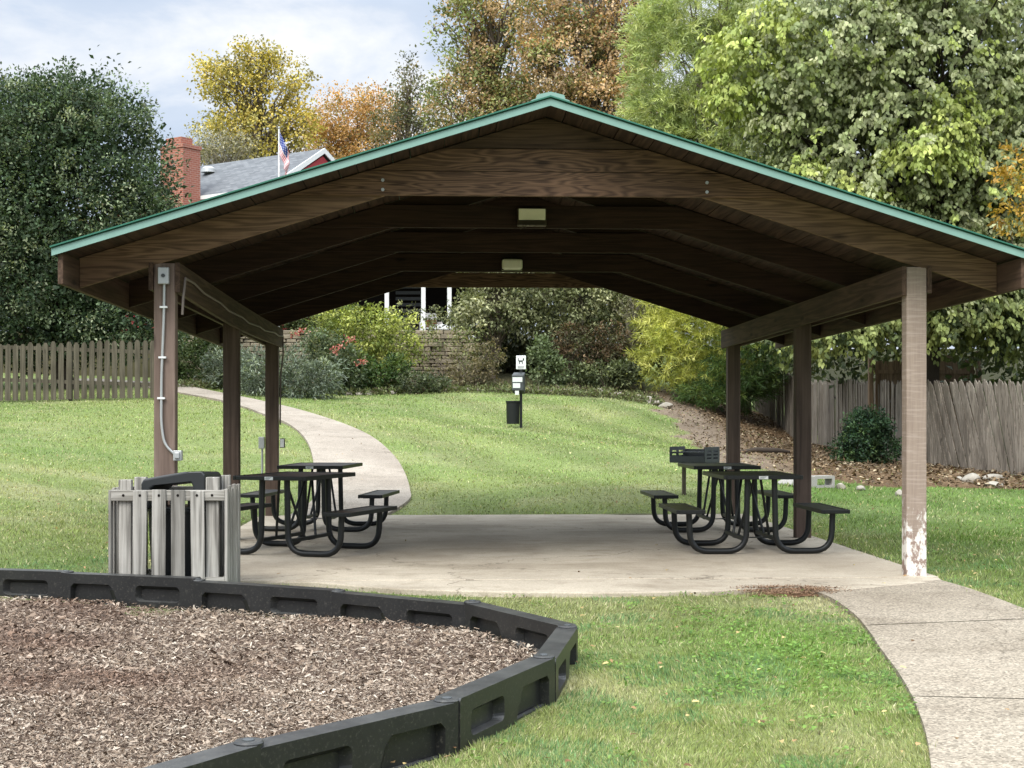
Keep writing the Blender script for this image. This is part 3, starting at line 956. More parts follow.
def make_border(L, label):
    t = empty('playground_border', label=label, cat='landscape border', group='black plastic timbers around the wood chip play area')
    outl = [(.0, .0), (.53, .0), (.565, .10), (.60, .195), (.635, .232), (.905, .232), (.93, .205), (.93, .0), (1.0, .0), (1.0, BH - .012), (.99, BH), (.01, BH), (.0, BH - .012)]
    outl = [(x * L, z) for x, z in outl]
    win = rounded(.10 * L, .43 * L, .115, .235, .035)[::-1]
    mb = MB()
    for s in (-1, 1):
        fc = lambda p, s=s: (p[0], s * BT, p[1])
        mid = [((p[0] - .265 * L) * .86 + .265 * L, (p[1] - .16) * .72 + .152) for p in win]
        tr = tessellate_polygon([[Vector((p[0], p[1], 0)) for p in outl], [Vector((p[0], p[1], 0)) for p in win]])
        flat = outl + win
        mb.add([fc(p) for p in flat], [tuple(q) for q in tr])
        n = len(win)
        mb.add([fc(p) for p in win] + [(p[0], s * .014, p[1]) for p in mid], [(i, (i + 1) % n, n + (i + 1) % n, n + i) for i in range(n)])
        mb.add([(p[0], s * .014, p[1]) for p in mid], [tuple(range(n))])
        # walls of the arch, sloping into the core
        ar = outl[1:8]
        inn = [(p[0] + (.055 * L if i < 3 else (-.012 if i > 4 else .0)), p[1] - (.012 if 0 < i < 6 else 0)) for i, p in enumerate(ar)]
        m_ = len(ar)
        mb.add([fc(p) for p in ar] + [(p[0], s * .016, p[1]) for p in inn], [(i, i + 1, m_ + i + 1, m_ + i) for i in range(m_ - 1)])
        mb.add([(p[0], s * .016, p[1]) for p in inn], [tuple(range(m_))])
        # sill at the foot of the arch
        mb.box(.60 * L, .925 * L, s * .0165 if s > 0 else -.040, .040 if s > 0 else -.0165, .0, .085)
    # closing walls all round
    ed = outl[7:] + outl[:2]
    m_ = len(ed)
    mb.add([(p[0], -BT, p[1]) for p in ed] + [(p[0], BT, p[1]) for p in ed], [(i, i + 1, m_ + i + 1, m_ + i) for i in range(m_ - 1)])
    body = mb.build('body', M['border'], t, bevel=.009)
    # cast lettering plate, too worn to read
    mb = MB()
    r_ = random.Random(3)
    x = .68 * L
    for k in range(7):
        w = r_.uniform(.012, .02); mb.box(x, x + w, -.0415, -.0402, .03, .055); x += w + .008
    mb.build('cast_mark', M['border'], body)
    mb = MB(); mb.lathe([(0, -.01), (.058, -.01), (.058, BH + .004), (.052, BH + .011), (0, BH + .011)], 20, (L, 0, 0))
    k = mb.build('knuckle', M['border'], t, smooth=True)
    mb = MB(); mb.lathe([(.0, BH + .0115), (.024, BH + .0115), (.023, BH + .015), (.016, BH + .018), (0, BH + .0185)], 18, (L, 0, 0))
    mb.build('stake_cap', M['dark_grey'], k, smooth=True)
    return t


BLAB = ['', 'far side border timber cut by the left edge of the photo', 'border timber in front of the left half of the slatted trash enclosure',
        'border timber in front of the right half of the slatted trash enclosure', 'far side border timber facing the concrete, next right after the trash enclosure',
        'border timber slanting forward to the right-hand corner of the chips', 'short looking end timber at the right-hand tip of the play area',
        'outer border timber with slot and recess, just nearer than the tip', 'large foreground border timber between two domed stake caps above the lawn', 'nearest border timber running off the bottom of the photo']
for i in range(1, len(JOINT) - 2):
    b, a = Vector(JOINT[i]), Vector(JOINT[i + 1])
    d = b - a
    o = make_border(d.length - .004, BLAB[i])
    zb = -.185 + (.035 if i < 3 else 0) + (.012 if i % 2 else 0)
    o.location = (a.x, a.y, zb)
    # outer side is -y of the piece
    o.rotation_euler.z = math.atan2(d.y, d.x)

# wood chips heaped over the bed
nC = 270000
py = 1 / rng.uniform(1 / 11.9, 1 / 4.4, nC)
px = rng.uniform(-.40, .09, nC) * py
ok = inside(px, py, MULCH)
for (xa, ya), (xb, yb) in zip(JOINT[:-1], JOINT[1:]):
    ll = math.hypot(xb - xa, yb - ya); tt = np.clip(((px - xa) * (xb - xa) + (py - ya) * (yb - ya)) / ll ** 2, 0, 1)
    ok &= np.hypot(px - xa - tt * (xb - xa), py - ya - tt * (yb - ya)) > .085
px, py = px[ok], py[ok]


def unit(n):
    v = rng.normal(size=(n, 3)); return v / np.linalg.norm(v, axis=1, keepdims=True)


def leaf_quads(p, d, nrm, L, W, fold=.12, mid=.45):
    """kite-shaped blades: base p, direction d, facing nrm"""
    d = d / np.linalg.norm(d, axis=1, keepdims=True)
    s = np.cross(d, nrm); ln = np.linalg.norm(s, axis=1, keepdims=True); s = s / np.maximum(ln, 1e-6)
    n2 = np.cross(s, d)
    L = np.asarray(L).reshape(-1, 1); W = np.asarray(W).reshape(-1, 1)
    V = np.empty((len(p), 4, 3))
    V[:, 0] = p
    V[:, 1] = p + d * L * mid + s * W * .5 + n2 * L * fold
    V[:, 2] = p + d * L
    V[:, 3] = p + d * L * mid - s * W * .5 + n2 * L * fold
    return V


def pal(cols, w, n, jit=.15):
    cols = np.array(cols); w = np.array(w, float); w /= w.sum()
    c = cols[rng.choice(len(cols), n, p=w)]
    return np.clip(c * (1 + rng.normal(0, jit, (n, 1))), .003, .9)


N = len(px)
yaw = rng.uniform(0, 6.283, N); pit = rng.normal(0, .32, N)
d = np.stack([np.cos(yaw) * np.cos(pit), np.sin(yaw) * np.cos(pit), np.sin(pit)], -1)
up = np.array([0, 0, 1.]) + rng.normal(0, .35, (N, 3))
L = np.clip(rng.lognormal(-4.2, .45, N), .007, .065) * (.8 + .5 * np.clip((py - 6) / 5, 0, 1)); W = L * rng.uniform(.22, .5, N)
p = np.stack([px, py, mulch_z(px, py) + rng.uniform(-.004, .018, N)], -1) - d * (L[:, None] * .5)
s = np.cross(d, up); s /= np.linalg.norm(s, axis=1, keepdims=True); nn = np.cross(s, d)
V = np.empty((N, 4, 3))
V[:, 0] = p - s * (W * .5)[:, None]; V[:, 1] = p + s * (W * .5)[:, None]
V[:, 2] = p + d * L[:, None] + s * (W * .35)[:, None]; V[:, 3] = p + d * L[:, None] - s * (W * .35)[:, None]
V[:, 2:] += (rng.normal(0, .004, (N, 1, 3)))
damp = np.clip((fnoise(px, py, .7, 31) - .44) * 3.2 + .5 * np.exp(-((px + 2.6) / .9) ** 2 - ((py - 8.2) / 1.0) ** 2), 0, 1)
cc = pal([(.315, .252, .195), (.235, .18, .135), (.16, .118, .085), (.43, .37, .30), (.10, .072, .055)], [3, 3, 2.4, 1.3, 1.5], N, .18)
cc *= (1 - .5 * damp[:, None] * np.array([.8, 1.0, 1.05]))
# thickness: a second face a little below
me = np_mesh('wood_chips', V, 4, cc)
tag(link('wood_chips', me, M['chip']), 'grey brown shredded wood chips filling the bordered play area', 'wood chips', kind='stuff')

# ------------------------------------------------------------------ grill
gx_, gy_ = at(684, 21.8), 21.8
t = empty('park_grill', (gx_, gy_, tz1(gx_, gy_) - .02), 0, label='dark steel pedestal grill with slotted firebox behind the right tables', cat='grill')
mb = MB(); mb.tube([(0, 0, 0), (0, 0, .53)], .032, 12); mb.build('post', M['rust_post'], t, smooth=True)
th = -.12
A = Matrix.Translation((.16, .0, 0)) @ Matrix.Rotation(R(-38), 4, 'Z')
fb = MB()
fb.box(-.30, .30, -.22, .22, .50, .515, A)
fb.box(-.30, .30, .214, .226, .5155, .70, A)
fire = fb.build('firebox', M['dark_grey'], t)
for s in (-1, 1):
    mb = MB()
    sl = []
    x0, x1 = -.22, .22
    # side plate with three slots each side, built from bars
    mb.box(s * .30 - .006, s * .30 + .006, -.22, -.16, .5155, .74, A)
    mb.box(s * .30 - .006, s * .30 + .006, .16, .2135, .5155, .74, A)
    mb.box(s * .30 - .006, s * .30 + .006, -.03, .03, .5155, .74, A)
    for k, (za, zb) in enumerate(((.516, .56), (.585, .61), (.635, .66), (.685, .74))):
        mb.box(s * .30 - .005, s * .30 + .005, -.1595, -.0305, za, zb, A); mb.box(s * .30 - .005, s * .30 + .005, .0305, .1595, za, zb, A)
    mb.build('side_plate', M['dark_grey'], t)
mb = MB()
for k in range(12):
    mb.box(-.29, .29, -.20 + .034 * k, -.19 + .034 * k, .655, .664, A)
mb.build('grate', M['dark_grey'], t)
mb = MB(); mb.box(-.30, .30, -.226, -.214, .5155, .60, A); mb.build('front_plate', M['dark_grey'], t)

# ------------------------------------------------------------------ dog waste station
sx_, sy_ = at(521, 34.0), 34.0
t = empty('dog_waste_station', (sx_, sy_, tz1(sx_, sy_) - .02), 0, label='dog waste station on the hill: black post, white sign, bag dispenser', cat='waste station')
mb = MB(); mb.box(-.032, .032, -.032, .032, 0, 1.74); mb.build('post', M['black_metal'], t)
mb = MB(); mb.box(-.115, .115, -.05, -.034, 1.40, 1.72); sg = mb.build('sign', M['white'], t, bevel=.02)
mb = MB()
mb.box(-.08, .08, -.053, -.0505, 1.45, 1.465); mb.box(-.08, .06, -.053, -.0505, 1.425, 1.435)
# small dog pictogram: body, head, legs, tail
mb.box(-.055, .04, -.053, -.0505, 1.57, 1.61); mb.box(.0405, .075, -.053, -.0505, 1.60, 1.66); mb.box(-.05, -.03, -.053, -.0505, 1.52, 1.5695); mb.box(.02, .04, -.053, -.0505, 1.52, 1.5695)
mb.box(-.075, -.0555, -.053, -.0505, 1.60, 1.66)
mb.build('sign_print', M['dark_grey'], sg)
mb = MB()
mb.hexa([(-.215, -.20, .90), (.06, -.20, .90), (.10, -.036, .82), (-.17, -.036, .82), (-.215, -.20, 1.26), (.06, -.20, 1.26), (.10, -.036, 1.33), (-.17, -.036, 1.33)])
dp = mb.build('dispenser', M['dark_grey'], t, bevel=.015)
mb = MB(); mb.box(-.20, .03, -.204, -.2005, 1.10, 1.21); mb.box(-.19, -.02, -.204, -.2005, .96, 1.07); mb.build('dispenser_label', M['label'], dp)
mb = MB(); mb.box(-.14, -.05, -.19, -.10, .80, .895); mb.build('bag_roll', M['label'], dp)
mb = MB(); mb.lathe([(0, .12), (.15, .12), (.158, .62), (.172, .625), (.172, .66), (.16, .66), (.15, .63), (0, .6)], 24, (-.19, -.02, 0))
mb.build('can', M['black_metal'], t, smooth=True)

# ------------------------------------------------------------------ fences
# picket fence on the left lawn
x0, x1, yF = -22.13, -8.55, 35.5
t = empty('picket_fence', (x0, yF, 0), 0, label='weathered wooden picket fence below the big dark evergreen', cat='fence')
mb = MB(); r_ = random.Random(2)
x = 0.0
while x < x1 - x0:
    gz = tz1(x0 + x, yF); w = .128; h = 1.45 + r_.uniform(-.02, .03); a = r_.uniform(-.012, .012)
    poly = [(x, gz + .05), (x + w, gz + .05), (x + w + a, gz + h - .07), (x + w * .72 + a, gz + h), (x + w * .28 + a, gz + h), (x + a, gz + h - .07)]
    mb.prism(poly, lambda p: (p[0], -.02, p[1]), lambda p: (p[0], .0, p[1]))
    x += .187
mb.build('pickets', M['picket'], t)
for dz in (.32, 1.12):
    mb = MB()
    za, zb = tz1(x0, yF) + dz, tz1(x1, yF) + dz
    mb.hexa([(0, .001, za), (x1 - x0, .001, zb), (x1 - x0, .04, zb), (0, .04, za), (0, .001, za + .09), (x1 - x0, .001, zb + .09), (x1 - x0, .04, zb + .09), (0, .04, za + .09)])
    mb.build('rail', M['picket'], t)
for x in (.0, 2.25, 4.5, 6.75, 9.0, 11.25, 13.4):
    mb = MB(); gz = tz1(x0 + x, yF); mb.box(x, x + .09, .0405, .13, gz - .1, gz + 1.35); mb.build('post', M['picket'], t)

# stockade fence along the right, leaning where it sags
LINE = [(11.2, 23.6), (10.35, 26.0), (9.74, 27.7), (9.28, 29.2), (8.98, 31.1), (8.76, 33.6), (8.55, 35.6), (8.40, 38.0), (8.36, 42.0), (8.36, 46.3), (8.25, 49.5)]


def along(line, step):
    out = []; carry = 0.0
    for (ax_, ay_), (bx_, by_) in zip(line[:-1], line[1:]):
        Ls = math.hypot(bx_ - ax_, by_ - ay_); s = carry
        while s < Ls:
            f = s / Ls
            out.append((ax_ + (bx_ - ax_) * f, ay_ + (by_ - ay_) * f, (bx_ - ax_) / Ls, (by_ - ay_) / Ls)); s += step
        carry = s - Ls
    return out


t = empty('stockade_fence', (0, 0, 0), 0, label='silvery grey stockade fence at right, its near pickets leaning over', cat='fence')
mb = MB(); r_ = random.Random(6)
pk = along(LINE, .093)
gz_ = tz(np.array([q[0] for q in pk]), np.array([q[1] for q in pk]))
for i, (x, y, dx, dy) in enumerate(pk):
    lean = 0.0
    if y < 31.6: lean = .16 + .80 * max(0, min(1, (y - 25.5) / 4.5)) * (1 if y < 30.6 else max(0, (31.6 - y)))
    lean += r_.uniform(-.05, .05) * (1.0 if y < 31.6 else .25)
    h = 1.86 + r_.uniform(-.05, .06); w = .100 * .5
    out_ = r_.uniform(-.03, .02)
    nx, ny = -dy, dx
    z0 = gz_[i] - .05
    bx_, by_ = x + nx * out_, y + ny * out_
    tx, ty = bx_ + dx * lean + nx * r_.uniform(-.03, .03), by_ + dy * lean + ny * r_.uniform(-.03, .03)
    hh = h
    th_ = .010
    V_ = []
    for (cx, cy, cz, ww) in ((bx_, by_, z0, w), (tx, ty, z0 + hh - .08, w), (tx + dx * lean * .04, ty + dy * lean * .04, z0 + hh, .008)):
        V_.append([(cx - dx * ww - nx * th_, cy - dy * ww - ny * th_, cz), (cx + dx * ww - nx * th_, cy + dy * ww - ny * th_, cz), (cx + dx * ww + nx * th_, cy + dy * ww + ny * th_, cz), (cx - dx * ww + nx * th_, cy - dy * ww + ny * th_, cz)])
    vs = V_[0] + V_[1] + V_[2]
    fs = [(0, 3, 2, 1), (8, 9, 10, 11)]
    for b in (0, 4):
        for k in range(4): fs.append((b + k, b + (k + 1) % 4, b + 4 + (k + 1) % 4, b + 4 + k))
    mb.add(vs, fs)
mb.build('pickets', M['stockade'], t)
for dz in (.35, 1.35):
    mb = MB()
    pts = [(x + .06 * 1, y, tz1(x, y) + dz) for x, y in LINE]
    mb.tube(pts, .035, 4); mb.build('rail', M['stockade'], t)
for (x, y) in LINE[1::2]:
    gz = tz1(x, y); mb = MB(); mb.box(x + .10, x + .19, y - .045, y + .045, gz - .1, gz + 1.75); mb.build('post', M['stockade'], t)

# taller brown board fence behind it
t = empty('board_fence', (8.6, 34.3, 0), R(5), label='taller brown board fence with rails behind the silvery stockade', cat='fence')
mb = MB(); x = 0; r_ = random.Random(9)
while x < 2.35:
    h = 2.66 + .14 * (x > 1.2) + r_.uniform(-.02, .02); mb.box(x, x + .135, 0, .02, .1, h); x += .142
mb.build('boards', M['brown_fence'], t)
for z in (2.36, 1.3, .5):
    mb = MB(); mb.box(-.1, 2.42, -.04, -.0005, z, z + .085); mb.build('rail', M['brown_fence'], t)
for x in (-.2, .9, 2.43):
    mb = MB(); mb.box(x, x + .10, -.14, -.0405, .1, 2.9 if x > .5 else 2.75); mb.build('post', M['brown_fence'], t)

# ------------------------------------------------------------------ loose blocks and rocks
def rock(name, x, y, rx, ry, rz_, seed, label, dz=0.0, cat='rock', group=None, mat_=None):
    import bmesh
    r_ = random.Random(seed)
    bm = bmesh.new(); bmesh.ops.create_icosphere(bm, subdivisions=3, radius=1)
    ph = [(Vector((r_.uniform(-1, 1), r_.uniform(-1, 1), r_.uniform(-1, 1))).normalized(), r_.uniform(.55, .95)) for _ in range(9)]
    for v in bm.verts:
        for n_, h_ in ph:
            dd = v.co.dot(n_)
            if dd > h_: v.co -= n_ * (dd - h_) * .9
        v.co.x *= rx; v.co.y *= ry; v.co.z *= rz_
    me = bpy.data.meshes.new(name); bm.to_mesh(me); bm.free()
    o = link(name, me, mat_ or M['rock'])
    o.location = (x, y, tz1(x, y) + rz_ * .45 + dz); o.rotation_euler.z = r_.uniform(0, 6)
    return tag(o, label, cat, group, 'thing')


bxx, byy = at(821, 23.5), 23.5
t = empty('cinder_block', (bxx, byy, tz1(bxx, byy) - .02), R(25), label='pale cinder block lying on the grass by the right mid post', cat='cinder block')
mb = MB()
o_ = rounded(-.20, .20, .0, .20, .01, 2); i1 = rounded(-.15, .15, .045, .155, .015, 2)[::-1]
mb.prism(o_, lambda p: (p[0], -.1, p[1]), lambda p: (p[0], .1, p[1]), i1)
mb.build('shell', M['block'], t)
rock('rock', at(789, 23.5), 23.5, .22, .14, .09, 3, 'white flat block of rubble behind the right tables', mat_=M['block'])
rock('rock', at(841, 23.4), 23.4, .10, .08, .06, 4, 'small pale rock just right of the cinder block')
rock('rock', at(861, 23.3), 23.3, .11, .08, .05, 5, 'small pale rock second right of the cinder block')
rock('rock', at(899, 22.6), 22.6, .09, .07, .07, 6, 'small pale rock beside the flaking front post')
rock('rock', at(992, 26.3), 26.3, .50, .20, .07, 7, 'long flat pale slab of rock under the leaning fence')
rock('rock', at(971, 25.2), 25.2, .17, .12, .12, 8, 'rounded pale rock left of the long flat slab')
rock('rock', at(993, 24.3), 24.3, .20, .12, .07, 9, 'low brownish rock in front of the long flat slab')
rock('rock', at(960, 25.8), 25.8, .30, .08, .05, 19, 'thin pale branch-like stone left of the rounded rock')
# fallen log in the bare soil
lx, ly = at(762, 31.0), 31.0
mb = MB(); gz = tz1(lx, ly)
mb.tube([(lx - .55, ly + .1, gz + .06), (lx - .1, ly, gz + .11), (lx + .35, ly - .05, gz + .10), (lx + .6, ly + .05, gz + .07)], [.02, .06, .05, .025], 9)
tag(mb.build('fallen_log', M['bark_dark'], None, smooth=True), 'dark fallen log on the bare soil beyond the right tables', 'log', kind='thing')

# edging stones where the lawn meets the shrubs
r_ = random.Random(14)
EDGE = [(-4.9, 40.4), (-3.18, 41.1), (-2.08, 41.8), (-.92, 41.9), (.53, 42.5), (2.01, 42.8), (3.0, 42.6), (3.9, 41.9), (4.5, 41.2)]
k = 0
for (x, y, dx, dy) in along(EDGE, .33):
    if x < .9 and r_.random() < .35: continue
    k += 1
    big = .8 if x < 1.0 else 1.1
    rock('edging_stone', x + r_.uniform(-.06, .06), y + r_.uniform(-.08, .08), big * r_.uniform(.12, .22), .13, big * r_.uniform(.07, .12), 100 + k,
         'low edging stone in the row between the lawn and the shrubs', cat='edging stone', group='edging stones along the top of the lawn')

# ------------------------------------------------------------------ stacked stone retaining wall
t = empty('retaining_wall', (0, 46.0, 0), 0, label='long stacked stone retaining wall behind the shrubs, below the porch', cat='retaining wall')
mb = MB(); r_ = random.Random(21)
z = 1.9; row = 0
while z < 4.02:
    h = r_.uniform(.085, .14); x = -10.6 + r_.uniform(0, .3)
    while x < -1.0 - .25 * (z - 1.9):
        w = r_.uniform(.16, .6); o_ = r_.uniform(-.09, .05) - .04 * (4.1 - z) * .8
        mb.hexa([(x, o_ + r_.uniform(0, .02), z), (x + w, o_ + r_.uniform(0, .02), z), (x + w, .25, z), (x, .25, z), (x + .01, o_, z + h - r_.uniform(.0, .02)), (x + w - .01, o_, z + h - r_.uniform(.0, .02)), (x + w, .25, z + h), (x, .25, z + h)])
        x += w + r_.uniform(.008, .03)
    z += h + .014
mb.build('stone_courses', M['wall_stone'], t, bevel=.012, seg=1)
mb = MB(); mb.box(-10.5, -1.6, .12, .14, 1.9, 4.0); mb.build('backing', M['dark_hole'], t)

# ------------------------------------------------------------------ house on the terrace
rd = Vector((math.cos(R(35)), -math.sin(R(35))))      # ridge direction
H0 = Vector((-7.6, 58.6))                              # right-hand ridge end
hr = empty('house', (H0.x, H0.y, 0), R(-35), label='dark red house with grey shingle roof, brick chimney and white trim', cat='house')
# local frame: x along ridge (0 at right gable), -y towards the front eave
LX, HW, ZR, ZE = -9.5, 3.2, 12.15, 10.15
mb = MB(); mb.box(LX + .3, -.3, -HW + .35, HW - .35, 4.0, ZE - .05)
mb.prism([(-HW + .35, ZE - .05), (HW - .35, ZE - .05), (0, ZR - .30)], lambda p: (-.06, p[0], p[1]), lambda p: (LX + .3, p[0], p[1]))
mb.build('wall', M['red_siding'], hr)
mb = MB()
for s in (-1, 1):
    mb.hexa([(LX, 0, ZR - .06), (0, 0, ZR - .06), (0, s * HW, ZE - .06), (LX, s * HW, ZE - .06), (LX, 0, ZR), (0, 0, ZR), (0, s * HW, ZE), (LX, s * HW, ZE)])
mb.build('roof', M['shingle'], hr)
mb = MB()
for s in (-1, 1):
    mb.hexa([(.003, 0, ZR - .2), (.05, 0, ZR - .2), (.05, s * (HW + .05), ZE - .22), (.003, s * (HW + .05), ZE - .22), (.003, 0, ZR + .02), (.05, 0, ZR + .02), (.05, s * (HW + .05), ZE + .02), (.003, s * (HW + .05), ZE + .02)])
mb.build('rake_board', M['white'], hr)
mb = MB(); mb.box(LX, -.05, -HW - .13, -HW - .003, ZE - .16, ZE - .01); mb.tube([(-3.0, -HW - .06, ZE - .15), (-3.0, -HW + .2, ZE - .5), (-3.0, -HW + .28, 6)], .05, 8)
mb.build('gutter', M['white'], hr)
mb = MB()
mb.lathe([(.0, .0), (.32, .0), (.30, .16), (.18, .24), (0, .26)], 18, (-5.6, -1.0, ZR - 1.0 * .625 + .05)); mb.build('roof_vent', M['grey_metal'], hr, smooth=True)
# windows on the front wall
for x in (-7.5, -5.2, -1.6):
    for z in (8.1, 5.2):
        mb = MB(); mb.box(x - .5, x + .5, -HW + .30, -HW + .3495, z, z + 1.3); w_ = mb.build('window', M['white'], hr)
        mb = MB(); mb.box(x - .42, x + .42, -HW + .28, -HW + .2995, z + .08, z + 1.22); mb.build('pane', M['dark_hole'], w_)
# porch wing facing the pavilion
pr = hr
Minv = Matrix.Rotation(R(35), 4, 'Z') @ Matrix.Translation((-H0.x, -H0.y, 0))
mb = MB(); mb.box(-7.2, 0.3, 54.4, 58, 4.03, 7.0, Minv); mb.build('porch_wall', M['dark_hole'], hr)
mb = MB(); mb.box(-7.2, .3, 51.2, 54.39, 3.98, 4.10, Minv); mb.build('porch_deck', M['brown_fence'], hr)
mb = MB()
mb.hexa([Minv @ Vector(q) for q in ((-7.4, 50.9, 7.0), (.5, 50.9, 7.0), (.5, 58, 8.6), (-7.4, 58, 8.6), (-7.4, 50.9, 7.1), (.5, 50.9, 7.1), (.5, 58, 8.7), (-7.4, 58, 8.7))])
mb.build('porch_roof', M['shingle'], hr)
for u in (387, 423.5, 449.5, 478):
    x = at(u, 51.5); mb = MB(); mb.box(x - .075, x + .075, 51.4, 51.55, 4.10, 7.0, Minv); mb.build('porch_post', M['white'], hr)
mb = MB()
for k in range(9): mb.box(-4.3, -3.25, 53.6, 53.64, 4.3 + .22 * k, 4.42 + .22 * k, Minv)
mb.build('shutter_slats', M['dark_grey'], hr)
# chimney stands against the front eave
ch = None
cx_ = -4.2
mb = MB(); mb.box(cx_ - .70, cx_ + .62, -HW - 1.05, -HW - .14, 4.0, 11.95)
mb.box(cx_ - .74, cx_ + .66, -HW - 1.09, -HW - .10, 11.951, 12.10)
mb.box(cx_ - .55, cx_ + .35, -HW - .9, -HW - .3, 12.101, 12.42)
mb.build('chimney', M['brick_chim'], hr)

# porch furniture
t = empty('porch_chair', (at(431, 51.9), 51.95, 4.10), R(20), label='white porch chair with a red cushion between the porch posts', cat='chair')
mb = MB()
mb.box(-.3, .3, -.3, .3, .34, .40); mb.box(-.3, .3, .26, .30, .401, .95); mb.box(-.34, -.301, -.3, .3, .0, .62); mb.box(.301, .34, -.3, .3, 0, .62)
mb.build('frame', M['white'], t)
mb = MB(); mb.box(-.27, .27, -.28, .25, .401, .52); mb.box(-.27, .27, .16, .255, .521, .70)
mb.build('cushion', plain('red cushion', (.20, .025, .025), .8, .2), t, bevel=.04)
t = empty('porch_planter', (at(470, 51.2), 51.1, 4.02), 0, label='white square planter box at the right of the porch', cat='planter')
mb = MB(); mb.box(-.22, .22, -.22, .22, 0, .5); mb.box(-.25, .25, -.25, .25, .5005, .56); mb.build('box', M['white'], t, bevel=.01)
t = empty('porch_bench', (at(443, 51.0), 51.0, 4.02), 0, label='low white bench between the two white porch posts', cat='bench')
mb = MB(); mb.box(-.5, .5, -.2, .2, .36, .42); mb.build('seat', M['white'], t)
for s in (-1, 1):
    mb = MB(); mb.box(s * .42 - .04, s * .42 + .04, -.18, .18, 0, .3595); mb.build('leg', M['white'], t)
mb = MB(); mb.box(-.5, .5, .2005, .24, .30, .56); mb.build('backrest', M['white'], t)

# ------------------------------------------------------------------ flag
fx, fy = at(279, 54.0), 54.0
t = empty('flagpole', (fx, fy, 4.0), 0, label='slim white flagpole rising in front of the shingle roof', cat='flagpole')
mb = MB(); mb.tube([(0, 0, 0), (0, 0, zz(129, 54) - 4.0)], [.05, .03], 10); mb.build('pole', M['white'], t, smooth=True)
mb = MB(); mb.lathe([(0, 0), (.05, .03), (.05, .07), (0, .1)], 12, (0, 0, zz(129, 54) - 4.0)); mb.build('finial', M['grey_metal'], t, smooth=True)
# limp flag: hoist height hv, fly fl; the fly hangs down in folds
nu, nv = 90, 52
Uu, Vv = np.meshgrid(np.linspace(0, 1, nu), np.linspace(0, 1, nv))      # along fly, along hoist (0 top)
ztop = zz(131, 54)
drop = 1.15 * Vv * .72 + 1.45 * (Uu ** .85) * (1 - .25 * Vv)
fxx = .03 + .44 * np.sin(np.pi * np.clip(Uu * .62, 0, 1)) * (1 - .35 * Vv) + .05 * np.sin(Uu * 17 + Vv * 3) * Uu - .14 * Uu * Uu
fyy = -.05 + .10 * np.sin(Uu * 14 + Vv * 4.0) * np.clip(Uu * 3, 0, 1)
Pf = np.stack([fx + fxx, fy + fyy, ztop - drop], -1)
stripe = (np.floor(Vv * 13).astype(int) % 2 == 0)
colf = np.where(stripe[..., None], np.array([.58, .04, .06]), np.array([.8, .8, .8]))
can = (Uu < .42) & (Vv < 7 / 13)
star = (np.sin(Uu * 3.14159 * 2 * 13) > .3) & (np.sin(Vv * 3.14159 * 2 * 8.5) > .3)
colf = np.where(can[..., None], np.where(star[..., None], np.array([.72, .72, .74]), np.array([.03, .05, .22])), colf)
me = grid_mesh('flag', Pf, colf)
m = Mat('flag cloth'); a = m.n('ShaderNodeAttribute', attribute_name='Col'); m.fin(a.outputs['Color'], .8, .2)
tag(link('flag', me, m.m), 'american flag hanging limp from the flagpole, stars above stripes', 'flag', kind='thing')

# ------------------------------------------------------------------ foliage
def lobe(u, v, D, ru, rv, rd=None, w=None):
    k = D / F
    r = (ru * k, (rd if rd is not None else ru * k), rv * k)
    return (np.array([at(u, D), D, zz(v, D)]), np.array(r), w if w else (r[0] * r[2]) ** 1.1 + .05)


def crown(lobes, nclump, per, cr, L, W, palette, weights, droop=0.0, out=.7, shell=.55, jit=.16, flat=.7, hue=.22, fold=.1, front=.0, upn=.6):
    ws = np.array([l[2] for l in lobes]); ws = ws / ws.sum()
    li = rng.choice(len(lobes), nclump, p=ws)
    C_ = np.array([l[0] for l in lobes])[li]; R_ = np.array([l[1] for l in lobes])[li]
    un = unit(nclump)
    if front: un[:, 1] -= front * rng.random(nclump); un /= np.linalg.norm(un, axis=1, keepdims=True)
    rr = (shell + (1 - shell) * rng.random(nclump) ** .6)[:, None] * (1 + rng.normal(0, .09, (nclump, 1)))
    cc = C_ + un * rr * R_
    k = np.repeat(np.arange(nclump), per)
    n = len(k)
    sz = cr * rng.uniform(.55, 1.35, nclump)
    off = unit(n) * rng.random((n, 1)) ** .42 * np.array([1, 1, flat]) * sz[k][:, None] * 1.12
    p = cc[k] + off
    d = un[k] * out + unit(n) * .9 + np.array([0, 0, -droop])
    nr = unit(n) * .8 + np.array([0, 0, upn]) + un[k] * .35
    cl = pal(palette, weights, nclump, hue)
    cols = np.clip(cl[k] * (1 + rng.normal(0, jit, (n, 1))), .004, .9)
    Ls = L * rng.uniform(.65, 1.25, n)
    V = leaf_quads(p, d, nr, Ls, Ls * W, fold)
    return V, cols, cc


def hexed(V):
    """kite-shaped leaves to six-sided ones with a pointed tip"""
    a, l, t, r = (V[:, i] for i in range(4))
    return np.stack([a, a * .3 + l * .95 - t * .25 + 0 * a, l * .72 + t * .28 + (l - r) * .10, t, r * .72 + t * .28 + (r - l) * .10, a * .3 + r * .95 - t * .25], 1)


def limb(mb, a, b, r0, r1, n=6, seg=5, wob=.06, droop=0.0):
    a = Vector(a); b = Vector(b); L_ = (b - a).length
    pts = []; rs = []
    for i in range(seg + 1):
        t = i / seg
        p = a.lerp(b, t)
        if 0 < i < seg: p += Vector((random.gauss(0, 1), random.gauss(0, 1), random.gauss(0, .6))) * wob * L_ * .5
        p.z += droop * math.sin(math.pi * t) * L_
        pts.append(p); rs.append(r0 + (r1 - r0) * t)
    mb.tube(pts, rs, n, cap=False)


